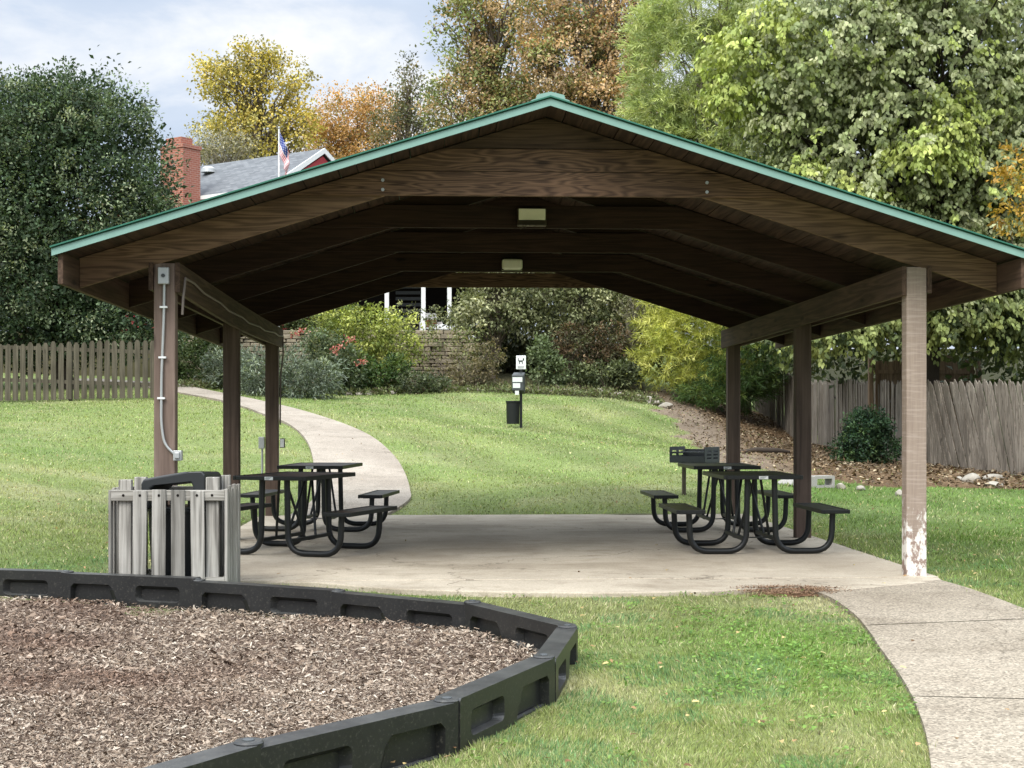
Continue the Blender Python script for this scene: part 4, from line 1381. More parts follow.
def plant(name, label, cat, base, parts, hmin=.12, group=None, leaf='leaf', crown_name='crown', bark='bark', trunk_r=.15, fork=.45, nlimb=26, limb_r=.05, stem_name='trunk', lean=(0, 0), zb=None):
    """parts: list of (V, cols, clump centres); base (x, y). thing > trunk, crown"""
    V = np.concatenate([q[0] for q in parts]); cl = np.concatenate([q[1] for q in parts]); cc = np.concatenate([q[2] for q in parts])
    bz = (tz1(*base) if zb is None else zb)
    o = empty(name, (base[0], base[1], bz), 0, label=label, cat=cat, group=group)
    off = np.array([base[0], base[1], bz])
    me = np_mesh(crown_name, V - off, V.shape[1], cl)
    link(crown_name, me, M[leaf], o)
    if nlimb or trunk_r:
        mb = MB()
        top = cc.mean(0) - off; top[2] = (cc[:, 2].max() - off[2]) * .82
        tip = Vector(top); b = Vector((0, 0, -.15))
        seg = 8; axis = []
        for i in range(seg + 1):
            t = i / seg
            p = b.lerp(tip, t) + Vector((random.gauss(0, 1), random.gauss(0, 1), 0)) * trunk_r * .5 * (0 < i)
            axis.append(p)
        if trunk_r: mb.tube(axis, [trunk_r * (1.25 if i == 0 else 1 - .85 * i / seg) for i in range(seg + 1)], 9, cap=False)
        if nlimb:
            idx = rng.choice(len(cc), min(nlimb, len(cc)), replace=False)
            for j in idx:
                q = Vector(cc[j] - off)
                hz_ = max(hmin, min(.92, (q.z / max(tip.z, .1)) - .25 + random.uniform(-.08, .05)))
                a_ = b.lerp(tip, hz_) if trunk_r else Vector((random.uniform(-.15, .15), random.uniform(-.1, .1), -.05))
                limb(mb, a_, q, limb_r * (1.1 - .6 * hz_), limb_r * .14, 5, 5, .09, .05)
        mb.build(stem_name, M[bark], o, smooth=True)
    return o


def sprays(lobes, n, per, tl, L, W, palette, weights, shell=.55, hue=.2, jit=.14, hang=1.0):
    """leaves hung along arching twigs"""
    ws = np.array([l[2] for l in lobes]); ws = ws / ws.sum()
    li = rng.choice(len(lobes), n, p=ws)
    C_ = np.array([l[0] for l in lobes])[li]; R_ = np.array([l[1] for l in lobes])[li]
    un = unit(n)
    cc = C_ + un * (shell + (1 - shell) * rng.random((n, 1)) ** .6) * R_
    k = np.repeat(np.arange(n), per); m_ = len(k)
    dr = un * np.array([1, 1, .25]) + rng.normal(0, .35, (n, 3)); dr /= np.linalg.norm(dr, axis=1, keepdims=True)
    ln = tl * rng.uniform(.6, 1.4, n)
    t = rng.random(m_)
    side = np.cross(dr, np.array([0, 0, 1.0]))[k] * np.where(rng.random(m_) < .5, 1, -1)[:, None]
    p = cc[k] + dr[k] * (ln[k] * t)[:, None] + np.stack([0 * t, 0 * t, -.5 * ln[k] * t ** 2], -1) + side * (rng.random((m_, 1)) * .05) + rng.normal(0, .035, (m_, 3))
    d = side * .45 + dr[k] * .35 + rng.normal(0, .3, (m_, 3)) + np.array([0, 0, -hang])
    nr = un[k] * .7 + rng.normal(0, .5, (m_, 3)) + np.array([0, 0, .35])
    cl = pal(palette, weights, n, hue)
    cols = np.clip(cl[k] * (1 + rng.normal(0, jit, (m_, 1))) * (.92 + .2 * t[:, None]), .004, .9)
    Ls = L * rng.uniform(.7, 1.25, m_)
    return leaf_quads(p, d, nr, Ls, Ls * W, .08), cols, cc


# big dark evergreen behind the picket fence
D = 39.0
G1 = [(.034, .058, .028), (.066, .10, .052), (.125, .17, .092), (.20, .245, .14), (.29, .32, .20)]
lb = [lobe(75, 205, D, 98, 128, 2.4), lobe(145, 200, D, 28, 55, 1.2), lobe(10, 130, D, 60, 55, 1.8), lobe(25, 285, D, 95, 78, 2.3), lobe(125, 285, D, 50, 65, 1.8), lobe(45, 140, D, 68, 62, 2.0), lobe(110, 150, D, 52, 62, 1.8), lobe(-20, 200, D, 80, 110, 2.2), lobe(140, 240, D, 33, 62, 1.4), lobe(75, 105, D, 38, 36, 1.3), lobe(110, 325, D, 70, 32, 1.9), lobe(15, 330, D, 90, 30, 1.9), lobe(60, 340, D + .8, 120, 26, 1.2)]
a1 = crown(lb, 2300, 34, .34, .105, .5, G1, [2, 3, 3, 2, 1], 0, .8, .78, .2, .8, .25, .12, .5)
a2 = crown(lb, 1500, 22, .6, .15, .6, G1[:2], [3, 1], 0, .2, .25, .2)
# upright sprigs standing out of the top
q = a1[2]; q = q[q[:, 2] < zz(104, D)]; sel = q[(q[:, 2] > zz(135, D)) | (rng.random(len(q)) < .12)]
sel = sel[rng.choice(len(sel), min(260, len(sel)), replace=False)]
kk = np.repeat(np.arange(len(sel)), 16); tt = rng.random(len(kk)) * rng.uniform(.2, .5, len(sel))[kk]
lean_ = rng.normal(0, .22, (len(sel), 2))
pp = sel[kk] - np.array([0, 0, .28]) + np.stack([lean_[kk, 0] * tt, lean_[kk, 1] * tt, tt], -1)
Vs = leaf_quads(pp, unit(len(kk)) + np.array([0, 0, .8]), unit(len(kk)), rng.uniform(.07, .12, len(kk)), rng.uniform(.04, .06, len(kk)))
a3 = (Vs, pal(G1[1:4], [1, 2, 1], len(kk), .2), sel[:1])
plant('evergreen_tree', 'huge dense dark evergreen rising behind the picket fence at left', 'tree', (at(70, D), D), [a1, a2, a3], bark='bark_dark', trunk_r=.22, nlimb=30, limb_r=.06)

# trees on the skyline behind the house
YEL = [(.52, .41, .09), (.44, .37, .09), (.32, .29, .09), (.60, .46, .12), (.22, .20, .08)]
D = 76
lb = [lobe(232, 100, D, 32, 40), lobe(275, 92, D, 34, 42), lobe(250, 140, D, 60, 32), lobe(218, 75, D, 18, 22, None, 2.0), lobe(255, 60, D, 24, 20, None, 2.0), lobe(295, 130, D, 26, 34)]
a1 = crown(lb, 300, 46, .75, .19, .6, YEL, [3, 3, 2, 2, 1.2], .2, .6, .3)
plant('yellow_tree', 'half bare tree with yellow autumn leaves behind the house roof', 'tree', (at(255, D), D), [a1], trunk_r=.3, nlimb=130, limb_r=.11, zb=5)
D = 72
lb = [lobe(212, 146, D, 26, 26), lobe(240, 150, D, 18, 20)]
a1 = crown(lb, 150, 18, .6, .16, .5, [(.30, .27, .16), (.22, .21, .13), (.36, .33, .22)], [2, 2, 1], 0, .6, .2)
plant('pale_tree', 'hazy pale grey twiggy tree just right of the chimney', 'tree', (at(222, D), D), [a1], trunk_r=.12, nlimb=120, limb_r=.05, bark='bark_pale', zb=5)
ORG = [(.55, .30, .10), (.48, .28, .11), (.58, .36, .13), (.36, .25, .11), (.27, .24, .10)]
D = 82
lb = [lobe(345, 122, D, 40, 32), lobe(378, 116, D, 30, 26), lobe(330, 150, D, 34, 30), lobe(360, 160, D, 50, 36)]
a1 = crown(lb, 420, 48, .8, .16, .6, ORG, [3, 3, 3, 1, 1], .1, .6, .45)
plant('orange_tree', 'rounded orange autumn tree on the skyline right of the house gable', 'tree', (at(352, D), D), [a1], trunk_r=.25, nlimb=50, limb_r=.08, zb=5)
D = 78
lb = [lobe(408, 95, D, 17, 42), lobe(395, 130, D, 26, 40), lobe(425, 130, D, 22, 36)]
a1 = crown(lb, 260, 18, .6, .18, .55, [(.13, .14, .07), (.20, .18, .09), (.26, .20, .10), (.09, .10, .05)], [2, 2, 1, 2], 0, .6, .2)
plant('thin_tree', 'thin olive tree with sparse top between the orange and brown trees', 'tree', (at(408, D), D), [a1], trunk_r=.16, nlimb=120, limb_r=.05, zb=5)
BRN = [(.46, .31, .165), (.38, .27, .135), (.54, .38, .22), (.29, .29, .115), (.22, .25, .095), (.58, .44, .28)]
D = 66
lb = [lobe(462, 40, D, 26, 62), lobe(455, 110, D, 36, 44), lobe(500, -10, D, 52, 48), lobe(505, 70, D, 40, 46), lobe(480, 135, D, 50, 44), lobe(530, 110, D, 42, 40)]
a1 = crown(lb, 460, 66, .78, .165, .6, [(.38, .28, .14), (.29, .30, .12), (.48, .33, .18), (.22, .26, .10), (.56, .40, .23)], [2, 3, 2, 3, 1], .15, .6, .45, .14, .55, .3)
plant('oak_tree', 'tall brown and olive autumn tree left of the pavilion roof peak', 'tree', (at(490, D), D), [a1], trunk_r=.35, nlimb=110, limb_r=.12, zb=4.6)
D = 62
lb = [lobe(585, -20, D, 56, 60), lobe(570, 60, D, 46, 46), lobe(618, 55, D, 36, 50), lobe(545, 20, D, 30, 60), lobe(600, 120, D, 60, 50), lobe(645, 10, D, 26, 55)]
a1 = crown(lb, 620, 66, .75, .16, .6, BRN + [(.58, .36, .17)], [3, 2, 3, 1.5, 1.5, 2, 2], .15, .6, .5, .14, .55, .3)
plant('maple_tree', 'large russet autumn tree behind the pavilion roof peak', 'tree', (at(585, D), D), [a1], trunk_r=.35, nlimb=100, limb_r=.12, zb=4.3)

# white pine right of the peak, its lower boughs seen under the roof
def needles(lobes, nt, per, L, W, palette, weights, shell=.45, hang=.25):
    ws = np.array([l[2] for l in lobes]); ws = ws / ws.sum()
    li = rng.choice(len(lobes), nt, p=ws)
    C_ = np.array([l[0] for l in lobes])[li]; R_ = np.array([l[1] for l in lobes])[li]
    un = unit(nt)
    cc = C_ + un * (shell + (1 - shell) * rng.random((nt, 1)) ** .6) * R_
    ax_ = un * np.array([1, 1, .3]) + rng.normal(0, .25, (nt, 3)) + np.array([0, 0, .25 - hang])
    ax_ /= np.linalg.norm(ax_, axis=1, keepdims=True)
    k = np.repeat(np.arange(nt), per); n = len(k)
    t = rng.uniform(-.5, .5, n) * L * 2.6
    p = cc[k] + ax_[k] * t[:, None]
    d = ax_[k] * .75 + unit(n) * .75
    Ls = L * rng.uniform(.7, 1.2, n)
    cl = pal(palette, weights, nt, .2)
    return leaf_quads(p, d, unit(n), Ls, W * rng.uniform(.8, 1.3, n), 0.0), np.clip(cl[k] * (1 + rng.normal(0, .12, (n, 1))), .004, .9), cc


PIN = [(.38, .44, .17), (.47, .52, .21), (.27, .33, .125), (.55, .58, .24)]
PIY = [(.60, .62, .15), (.68, .67, .21), (.46, .49, .12), (.30, .35, .09)]  # lower boughs of the same pine, coloured brighter as sunlit
D = 47.5
lb = [lobe(672, 70, D, 46, 70, 2.0), lobe(660, 120, D, 40, 36, 1.6), lobe(650, 35, D, 26, 30, 1.2), lobe(690, 150, D, 60, 40, 1.6), lobe(720, 130, D, 60, 60, 2.0), lobe(700, 0, D, 60, 50, 2.0), lobe(760, 60, D, 60, 90, 2.2), lobe(740, 210, D, 90, 60, 2.2)]
a1 = needles(lb, 4200, 26, .27, .026, PIN, [3, 2, 3, 1])
D2 = 45.0
lb2 = [lobe(690, 330, D2, 50, 34, 1.5), lobe(668, 362, D2, 40, 26, 1.3), lobe(730, 345, D2, 52, 40, 1.5), lobe(705, 380, D2, 34, 20, 1.2), lobe(715, 290, D2, 75, 40, 1.8), lobe(660, 330, D2, 26, 22, 1.0)]
a2 = needles(lb2, 1500, 26, .24, .020, PIY, [3, 2, 3, 2])
lb3 = [lobe(745, 365, D2 - 1, 40, 34, 1.4), lobe(735, 388, D2 - 1, 36, 22, 1.2), lobe(700, 395, D2 - 1, 22, 12, .8)]
a3 = needles(lb3, 520, 26, .24, .020, [(.075, .13, .035), (.12, .17, .04), (.045, .085, .025)], [2, 1, 2])
plant('pine_tree', 'soft green pine with yellow green lower boughs at the top of the bare soil', 'tree', (at(742, 47.0), 47.0), [a1, a2, a3], leaf='needle', trunk_r=.26, nlimb=150, limb_r=.07)

# big pale tree leaning over the right-hand fence
PAL = [(.265, .30, .14), (.34, .365, .20), (.195, .23, .10), (.41, .425, .25), (.36, .42, .13), (.055, .075, .03)]
D = 31.5
lb = [lobe(830, 40, D, 95, 80, 1.8), lobe(930, 60, D, 110, 100, 2.0), lobe(880, 160, D, 100, 80, 1.8), lobe(980, 200, D, 80, 90, 1.8), lobe(790, 90, D, 55, 70, 1.2), lobe(810, 190, D, 60, 40, 1.2), lobe(960, -40, D, 130, 70, 2.0), lobe(920, 270, D, 120, 60, 1.8), lobe(1040, 120, D, 70, 140, 1.8)]
a1 = sprays(lb, 4800, 18, .44, .108, .66, PAL[:5], [3, 3, 2.2, 1.6, 1.2], .45)
lbd = [lobe(890, 130, D + 1.2, 150, 190, 1.2), lobe(980, 200, D + 1.2, 120, 160, 1.2)]
a2 = crown(lbd, 900, 26, .6, .14, .75, [(.12, .15, .06), (.17, .20, .085)], [2, 1], .8, .2, .2)
lby = [lobe(738, 52, D - .5, 36, 22, .7), lobe(770, 25, D - .5, 40, 22, .8), lobe(800, 170, D - .8, 20, 12, .4), lobe(950, 120, D - 1.5, 20, 40, .4), lobe(925, 150, D - 1.6, 45, 16, .5), lobe(850, 200, D - 1, 40, 24, .6), lobe(730, 95, D - .4, 24, 22, .5)]
a3 = sprays(lby, 540, 17, .4, .108, .62, [(.36, .41, .11), (.43, .47, .15), (.30, .36, .10)], [2, 1, 2], .3)
lbl = [lobe(850, 330, D - .5, 60, 18, .9), lobe(960, 315, D - .3, 80, 28, 1.2), lobe(1020, 310, D, 50, 46, 1.2), lobe(815, 340, D - .5, 30, 12, .6)]
a4 = sprays(lbl, 760, 17, .36, .106, .64, [(.22, .26, .09), (.33, .37, .13), (.11, .14, .05), (.055, .075, .03)], [2, 1.4, 1.6, 1], .3)
plant('lime_tree', 'big tree with hanging pale grey green leaves over the right-hand fence', 'tree', (at(935, 32.6), 32.6), [(hexed(q[0]), q[1], q[2]) for q in (a1, a2, a3, a4)], bark='bark_dark', trunk_r=.24, nlimb=130, limb_r=.06, hmin=.42)
D = 27.0
lb = [lobe(1020, 170, D, 24, 28, .5), lobe(1030, 215, D, 40, 26, .6), lobe(1050, 190, D, 40, 50, .7)]
a1 = crown(lb, 80, 22, .2, .11, .5, [(.46, .30, .05), (.40, .24, .05), (.34, .30, .08)], [2, 1, 1], .3, .7, .3)
plant('orange_sapling', 'orange yellow leafed sapling at the right edge above the fence', 'tree', (at(1045, D), D), [a1], trunk_r=.05, nlimb=30, limb_r=.02)
# dark growth behind the right-hand fence
D = 36.5
lb = [lobe(1000, 370, 33.5, 60, 26, .8), lobe(900, 365, 38, 50, 26, .8), lobe(860, 330, D, 90, 50, 1.0), lobe(960, 300, D, 90, 70, 1.0), lobe(1050, 280, D, 80, 90, 1.0), lobe(800, 350, D + 7, 60, 40, 1.2), lobe(860, 240, D + 5, 160, 90, 1.4)]
a1 = crown(lb, 800, 20, .5, .2, .6, [(.05, .07, .028), (.09, .115, .045), (.13, .15, .06)], [3, 2, 1], .3, .4, .2)
V, c_, cc = a1
o = link('undergrowth', np_mesh('undergrowth', V, 4, c_), M['leaf']); tag(o, 'dark leafy growth massed behind the right-hand fences', 'undergrowth', kind='stuff')

# ------------------------------------------------------------------ the shrub bank
def bush(name, label, lobes, n, per, cr, L, W, pal_, w_, base, group=None, cat='shrub', stems=12, droop=0.0, out=.7, shell=.5, bark='bark', sr=.02, extra=None, leaf='leaf', front=.35, flat=.8):
    a = crown(lobes, n, per, cr, L, W, pal_, w_, droop, out, shell, .2, flat, .28, .1, front)
    return plant(name, label, cat, base, [a] + (extra or []), group=group, trunk_r=0, nlimb=stems, limb_r=sr, bark=bark, crown_name='foliage', stem_name='stems', leaf=leaf)


YG = [(.33, .36, .085), (.25, .29, .065), (.42, .44, .13), (.14, .18, .045)]
D = 43.0
bush('flowering_shrub', 'tall yellow green shrub in front of the stone wall', [lobe(365, 330, D, 48, 26, .9), lobe(395, 345, D, 26, 28, .8), lobe(335, 325, D, 28, 20, .7), lobe(360, 355, D, 46, 30, .9)], 420, 24, .26, .11, .5, YG, [2, 2, 1.3, 1.5], (at(368, D), D))
D = 41.6
bush('shrub', 'dark green rounded shrub at the foot of the yellow green shrub', [lobe(372, 378, D, 26, 18, .6), lobe(352, 372, D, 22, 22, .6), lobe(396, 370, D, 14, 18, .5)], 240, 24, .2, .10, .5, [(.04, .075, .022), (.07, .115, .03), (.12, .17, .045)], [2, 2, 1], (at(372, D), D))
D = 40.9
o = bush('rose_bush', 'grey green rose bush with a few coral red blooms', [lobe(330, 358, D, 30, 26, .7), lobe(315, 345, D, 20, 18, .6), lobe(345, 375, D, 22, 18, .6)], 230, 22, .2, .10, .5, [(.10, .135, .07), (.15, .18, .10), (.07, .10, .04), (.19, .20, .10)], [2, 2, 2, 1], (at(330, D), D))
for (u, v) in ((296, 334), (334, 351), (350, 339), (361, 362), (339, 346), (303, 331)):
    mbv = np.array([at(u, D - .9), D - .9, zz(v, D - .9)]) - np.array(o.location)
    k = 26
    pv = mbv + rng.normal(0, .055, (k, 3)) * np.array([1.3, 1, .8])
    V = leaf_quads(pv, unit(k), unit(k), rng.uniform(.05, .10, k), rng.uniform(.04, .07, k), .2)
    link('blossom', np_mesh('blossom', V, 4, pal([(.44, .13, .11), (.50, .24, .19), (.36, .09, .08)], [2, 2, 1], k)), M['leaf'], o)
GG = [(.17, .205, .155), (.24, .28, .215), (.11, .14, .10), (.32, .36, .28)]
D = 38.0
bush('grey_shrub', 'silvery grey green shrub behind the left rear post', [lobe(282, 375, D, 34, 28, .8), lobe(300, 385, D, 28, 20, .8), lobe(258, 378, D, 24, 26, .7), lobe(320, 378, D, 22, 22, .7)], 360, 26, .22, .13, .22, GG, [3, 2, 2.5, 1], (at(286, D), D), out=1.0, group='silvery shrubs beside the footpath')
D = 39.5
bush('grey_shrub', 'silvery grey green shrub beside the left mid post', [lobe(238, 372, D, 24, 22, .7), lobe(225, 366, D, 20, 18, .6)], 170, 26, .22, .13, .22, GG, [3, 2, 2.5, 1], (at(235, D), D), out=1.0, group='silvery shrubs beside the footpath')
D = 43.5
bush('shrub', 'loose green shrub between the left front and mid posts', [lobe(196, 362, D, 24, 22, .8), lobe(212, 352, D, 18, 22, .7), lobe(182, 355, D, 20, 26, .8)], 210, 24, .24, .12, .4, [(.07, .11, .035), (.13, .17, .07), (.20, .23, .11)], [2, 2, 1], (at(198, D), D))
D = 41.2
bush('shrub', 'low shadowy shrub between the rose bush and the stone wall steps', [lobe(412, 382, D, 18, 12, .5), lobe(432, 384, D, 16, 9, .4)], 120, 20, .16, .09, .4, [(.08, .10, .05), (.13, .15, .08), (.05, .07, .03)], [2, 1, 2], (at(420, D), D))
D = 43.8
bush('wall_vine', 'thin straggling vine growing over the stone wall', [lobe(440, 338, 45.4, 34, 8, .25), lobe(430, 355, 45.4, 10, 24, .25), lobe(470, 350, 45.2, 14, 28, .3), lobe(400, 340, 45.3, 20, 10, .3)], 110, 12, .22, .10, .5, [(.20, .22, .09), (.14, .17, .06), (.26, .24, .12)], [2, 2, 1], (at(455, 44.8), 44.8), cat='vine', stems=26, sr=.014)
D = 42.4
bush('shrub', 'brownish half bare shrub left of the waste station', [lobe(470, 368, D, 26, 20, .6), lobe(486, 360, D, 18, 24, .6), lobe(462, 384, D, 22, 9, .5)], 150, 16, .2, .10, .45, [(.17, .14, .075), (.12, .12, .055), (.22, .19, .11)], [2, 2, 1], (at(476, D), D), stems=40, sr=.016)
# small trees behind the station
MID = [(.23, .25, .125), (.32, .335, .18), (.15, .165, .075), (.42, .42, .24), (.07, .085, .04)]
D = 46.5
a1 = crown([lobe(500, 300, D, 42, 34, 1.2), lobe(478, 318, D, 30, 24, 1.0), lobe(520, 280, D, 50, 40, 1.4), lobe(525, 320, D, 26, 20, .9), lobe(490, 250, D, 50, 40, 1.5)], 460, 24, .34, .14, .5, MID, [2, 2, 1.5, 1.4, 1], .4, .5, .45)
plant('small_tree', 'small pale green tree with a bent trunk left of the waste station', 'tree', (at(493, D), D), [a1], trunk_r=.09, nlimb=60, limb_r=.045)
D = 47.0
a1 = crown([lobe(575, 300, D, 48, 36, 1.2), lobe(560, 330, D, 30, 24, 1.0), lobe(610, 310, D, 36, 36, 1.1), lobe(590, 260, D, 60, 40, 1.5)], 560, 24, .34, .13, .5, MID, [2, 2, 2, 1.5, 1], .4, .5, .45)
plant('small_tree', 'bushy grey green tree right of and behind the waste station', 'tree', (at(562, D), D), [a1], trunk_r=.10, nlimb=60, limb_r=.045)
D = 46.0
a1 = crown([lobe(628, 330, D, 24, 40, .9), lobe(640, 300, D, 26, 36, 1.0)], 120, 14, .4, .12, .5, [(.20, .20, .10), (.26, .27, .12), (.15, .14, .08)], [2, 1, 1], .2, .6, .3)
plant('bare_sapling', 'pale half bare sapling beside the yellow green pine boughs', 'tree', (at(629, D), D), [a1], trunk_r=.05, nlimb=110, limb_r=.03, bark='bark_pale')
D = 45.2
bush('shrub', 'reddish brown twiggy shrub right of the waste station', [lobe(585, 352, D, 36, 26, .8), lobe(610, 350, D, 22, 24, .7), lobe(572, 345, D, 20, 22, .7)], 260, 20, .24, .11, .45, [(.10, .07, .04), (.15, .10, .055), (.09, .095, .045), (.055, .05, .025)], [2, 1.4, 2, 2], (at(590, D), D), stems=60, sr=.02)
D = 44.0
bush('shrub', 'leafy green shrub directly right of the waste station', [lobe(545, 366, D, 15, 20, .6), lobe(556, 374, D, 14, 14, .5), lobe(540, 350, D, 10, 14, .5)], 130, 22, .22, .12, .55, [(.13, .17, .08), (.19, .23, .12), (.08, .11, .045)], [2, 1.5, 2], (at(548, D), D))
D = 44.2
bush('shrub', 'low green shrub under the reddish twiggy shrub', [lobe(600, 374, D, 26, 11, .5), lobe(622, 374, D, 16, 12, .5)], 150, 20, .2, .11, .5, [(.11, .13, .06), (.17, .19, .09), (.07, .09, .04)], [2, 1, 2], (at(606, D), D))
D = 30.3
bush('dark_bush', 'dark green bush standing against the stockade fence', [lobe(864, 436, D, 24, 25, .5), lobe(856, 448, D, 22, 18, .5), lobe(872, 425, D, 18, 16, .45), lobe(886, 450, D, 12, 14, .4)], 330, 26, .15, .075, .5, [(.014, .034, .018), (.028, .058, .026), (.055, .10, .04), (.09, .14, .05)], [2, 3, 2, .8], (at(864, D), D))
D = 48.2
bush('hedge', 'low green hedge on top of the stone wall at its left end', [lobe(205, 322, D, 40, 18, .5), lobe(265, 322, D, 40, 18, .5), lobe(320, 318, D, 34, 20, .5)], 420, 24, .26, .12, .5, [(.10, .13, .05), (.15, .18, .08), (.06, .085, .03)], [2, 1, 2], (at(262, D), D), cat='hedge', stems=30)
bush('shrub', 'loose olive shrub half hiding the white porch posts', [lobe(404, 318, 48.5, 14, 16, .4), lobe(438, 318, 48.5, 16, 10, .4), lobe(462, 312, 48.5, 14, 20, .4)], 90, 14, .22, .11, .45, [(.17, .19, .09), (.24, .25, .12), (.12, .13, .06)], [2, 1, 1], (at(436, 48.5), 48.5), stems=40, sr=.014)
# dark depth behind the shrub bank
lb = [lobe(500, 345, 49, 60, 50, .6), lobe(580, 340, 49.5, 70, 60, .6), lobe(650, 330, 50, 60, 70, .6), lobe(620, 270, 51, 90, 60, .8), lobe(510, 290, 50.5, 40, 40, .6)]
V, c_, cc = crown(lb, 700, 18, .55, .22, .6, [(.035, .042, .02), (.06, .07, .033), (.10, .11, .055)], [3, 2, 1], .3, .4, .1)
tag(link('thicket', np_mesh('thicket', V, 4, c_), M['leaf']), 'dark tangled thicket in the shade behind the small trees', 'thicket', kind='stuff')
# ground cover along the stones
n = 9000
gx1 = rng.uniform(-9, 4.4, n); gy1 = 41.2 + np.abs(rng.normal(0, 1.1, n)) + .12 * np.clip(gx1, -3, 3) - .35 * np.clip(-3 - gx1, 0, 9)
gy1 = np.where(gx1 > 3, gy1 - .3, gy1)
p = np.stack([gx1, gy1, tz(gx1, gy1) + rng.uniform(0, .16, n)], -1)
V = leaf_quads(p, unit(n) + np.array([0, 0, .5]), unit(n) + np.array([0, -.3, .8]), rng.uniform(.06, .14, n), rng.uniform(.03, .06, n))
tag(link('ground_cover', np_mesh('ground_cover', V, 4, pal([(.15, .17, .07), (.11, .14, .05), (.22, .22, .10), (.10, .085, .05)], [2, 2, 1, 1.5], n)), M['leaf']), 'low leafy ground cover between the edging stones and shrubs', 'ground cover', kind='stuff')
# far woods closing the horizon
lb = []
for u in range(-1250, 1900, 58):
    Dd = random.uniform(95, 118); lb.append(lobe(u, 250 + random.uniform(-10, 20), Dd, 50, 75 + random.uniform(-10, 8), 3))
V, c_, cc = crown(lb, 6400, 16, 1.6, .6, .6, [(.07, .08, .035), (.12, .10, .045), (.17, .13, .06), (.10, .115, .05)], [3, 2, 1, 2], .2, .5, .2)
tag(link('far_woods', np_mesh('far_woods', V, 4, c_), M['leaf']), 'distant autumn woods closing the view behind everything', 'woods', kind='stuff')

# ------------------------------------------------------------------ grass
def blades(n1, n2):
    D1 = 1 / rng.uniform(1 / 17.0, 1 / 4.9, n1); D2 = rng.uniform(14, 44, n2)
    D_ = np.r_[D1, D2]
    x = rng.uniform(-.46, .46, len(D_)) * D_
    ok = np.ones(len(x), bool)
    j_ = .035 + .05 * (fnoise(x, D_, 1.4, 71) - .4).clip(0)
    ex_ = rng.normal(0, 1, len(x)) * j_; ey_ = rng.normal(0, 1, len(x)) * j_
    for q in (SLAB, APRON, WALK_L + WALK_R[::-1], PATH_L + PATH_R[::-1], MULCH): ok &= ~inside(x + ex_, D_ + ey_, q)
    for (xa, ya), (xb, yb) in zip(JOINT[:-1], JOINT[1:]):
        ll = math.hypot(xb - xa, yb - ya); tt = np.clip(((x - xa) * (xb - xa) + (D_ - ya) * (yb - ya)) / ll ** 2, 0, 1)
        ok &= np.hypot(x - xa - tt * (xb - xa), D_ - ya - tt * (yb - ya)) > .068
    b = bare(x, D_); ok &= ~(b & (rng.random(len(x)) > .05))
    ok &= ~((D_ > 41.4 + .12 * np.clip(x, -3, 3)) & (x > -9)) & ~((D_ > 35.4) & (x < -8.9) & (D_ > 38)) & (x < 9.6 + (D_ < 26) * 6)
    return x[ok], D_[ok]


gx2, gy2 = blades(330000, 190000)
n = len(gx2)
z = tz(gx2, gy2) + (fnoise(gx2, gy2, 1.3, 9) - .5) * .035 * (gy2 > 9)
tuft = fnoise(gx2, gy2, 3.6, 40)
h = (rng.uniform(.014, .034, n) + .10 * np.clip(tuft - .53, 0, 1)) * (1 + .012 * np.clip(gy2 - 8, 0, 40))
h *= np.where((gx2 > 3.5) & (gy2 < 25), 1.25, 1.0)
w = np.maximum(.0042, gy2 * .00062) * rng.uniform(.7, 1.2, n)
yaw = rng.uniform(0, 6.283, n) * .6 + vnoise(gx2, gy2, 1.7, 50) * 9
ln = np.abs(rng.normal(.35, .5, n)) + .1
d = np.stack([np.cos(yaw) * ln, np.sin(yaw) * ln, np.ones(n)], -1)
cols = lawn_colour(gx2, gy2)
dry = rng.random(n) < (.10 + .12 * np.clip(1 - gy2 / 14, 0, 1))
cols = np.where(dry[:, None], np.array([.50, .45, .28]), cols)
cool = (fnoise(gx2, gy2, 2.0, 61) > .58) & (rng.random(n) < .6) & (gy2 < 14)
cols = np.where(cool[:, None], np.array([.16, .27, .115]), cols) * (1 + rng.normal(0, .30, (n, 1)))
V = leaf_quads(np.stack([gx2, gy2, z - .004], -1), d, unit(n) * np.array([1, 1, .2]) , h * (1 + .3 * ln), w, 0.0, .4)
tag(link('grass', np_mesh('grass', V, 4, np.clip(cols, .01, .8)), M['blade']), 'mown lawn of mixed green, lime and straw coloured grass', 'grass', kind='stuff')
tag(link('soil_crumbs', np_mesh('soil_crumbs', SOIL[0], 4, SOIL[1]), M['chip']), 'reddish soil crumbs washed over the corner of the concrete', 'soil', kind='stuff')
# clover and other broad-leaved weeds among the grass
nc = 420
cx_w = np.r_[rng.normal(1.7, .5, 200), rng.uniform(-3.5, 5, nc - 200)]; cy_w = np.r_[rng.normal(8.9, 1.3, 200), rng.uniform(5.5, 15, nc - 200)]
k = np.repeat(np.arange(nc), 16); n = len(k)
wx = cx_w[k] + rng.normal(0, .05, n); wy = cy_w[k] + rng.normal(0, .05, n)
ok = np.ones(n, bool)
for q in (SLAB, APRON, WALK_L + WALK_R[::-1], MULCH): ok &= ~inside(wx, wy, q)
wx, wy = wx[ok], wy[ok]; n = len(wx)
p = np.stack([wx, wy, tz(wx, wy) + rng.uniform(.012, .04, n)], -1)
V = hexed(leaf_quads(p, unit(n) * np.array([1, 1, .25]), unit(n) * .35 + np.array([0, 0, 1]), rng.uniform(.014, .034, n), rng.uniform(.012, .022, n), .12))
tag(link('clover', np_mesh('clover', V, 6, pal([(.14, .25, .05), (.19, .31, .07), (.10, .19, .045)], [2, 2, 1], n)), M['blade']), 'patches of clover and broad weeds in the near lawn', 'clover', kind='stuff')
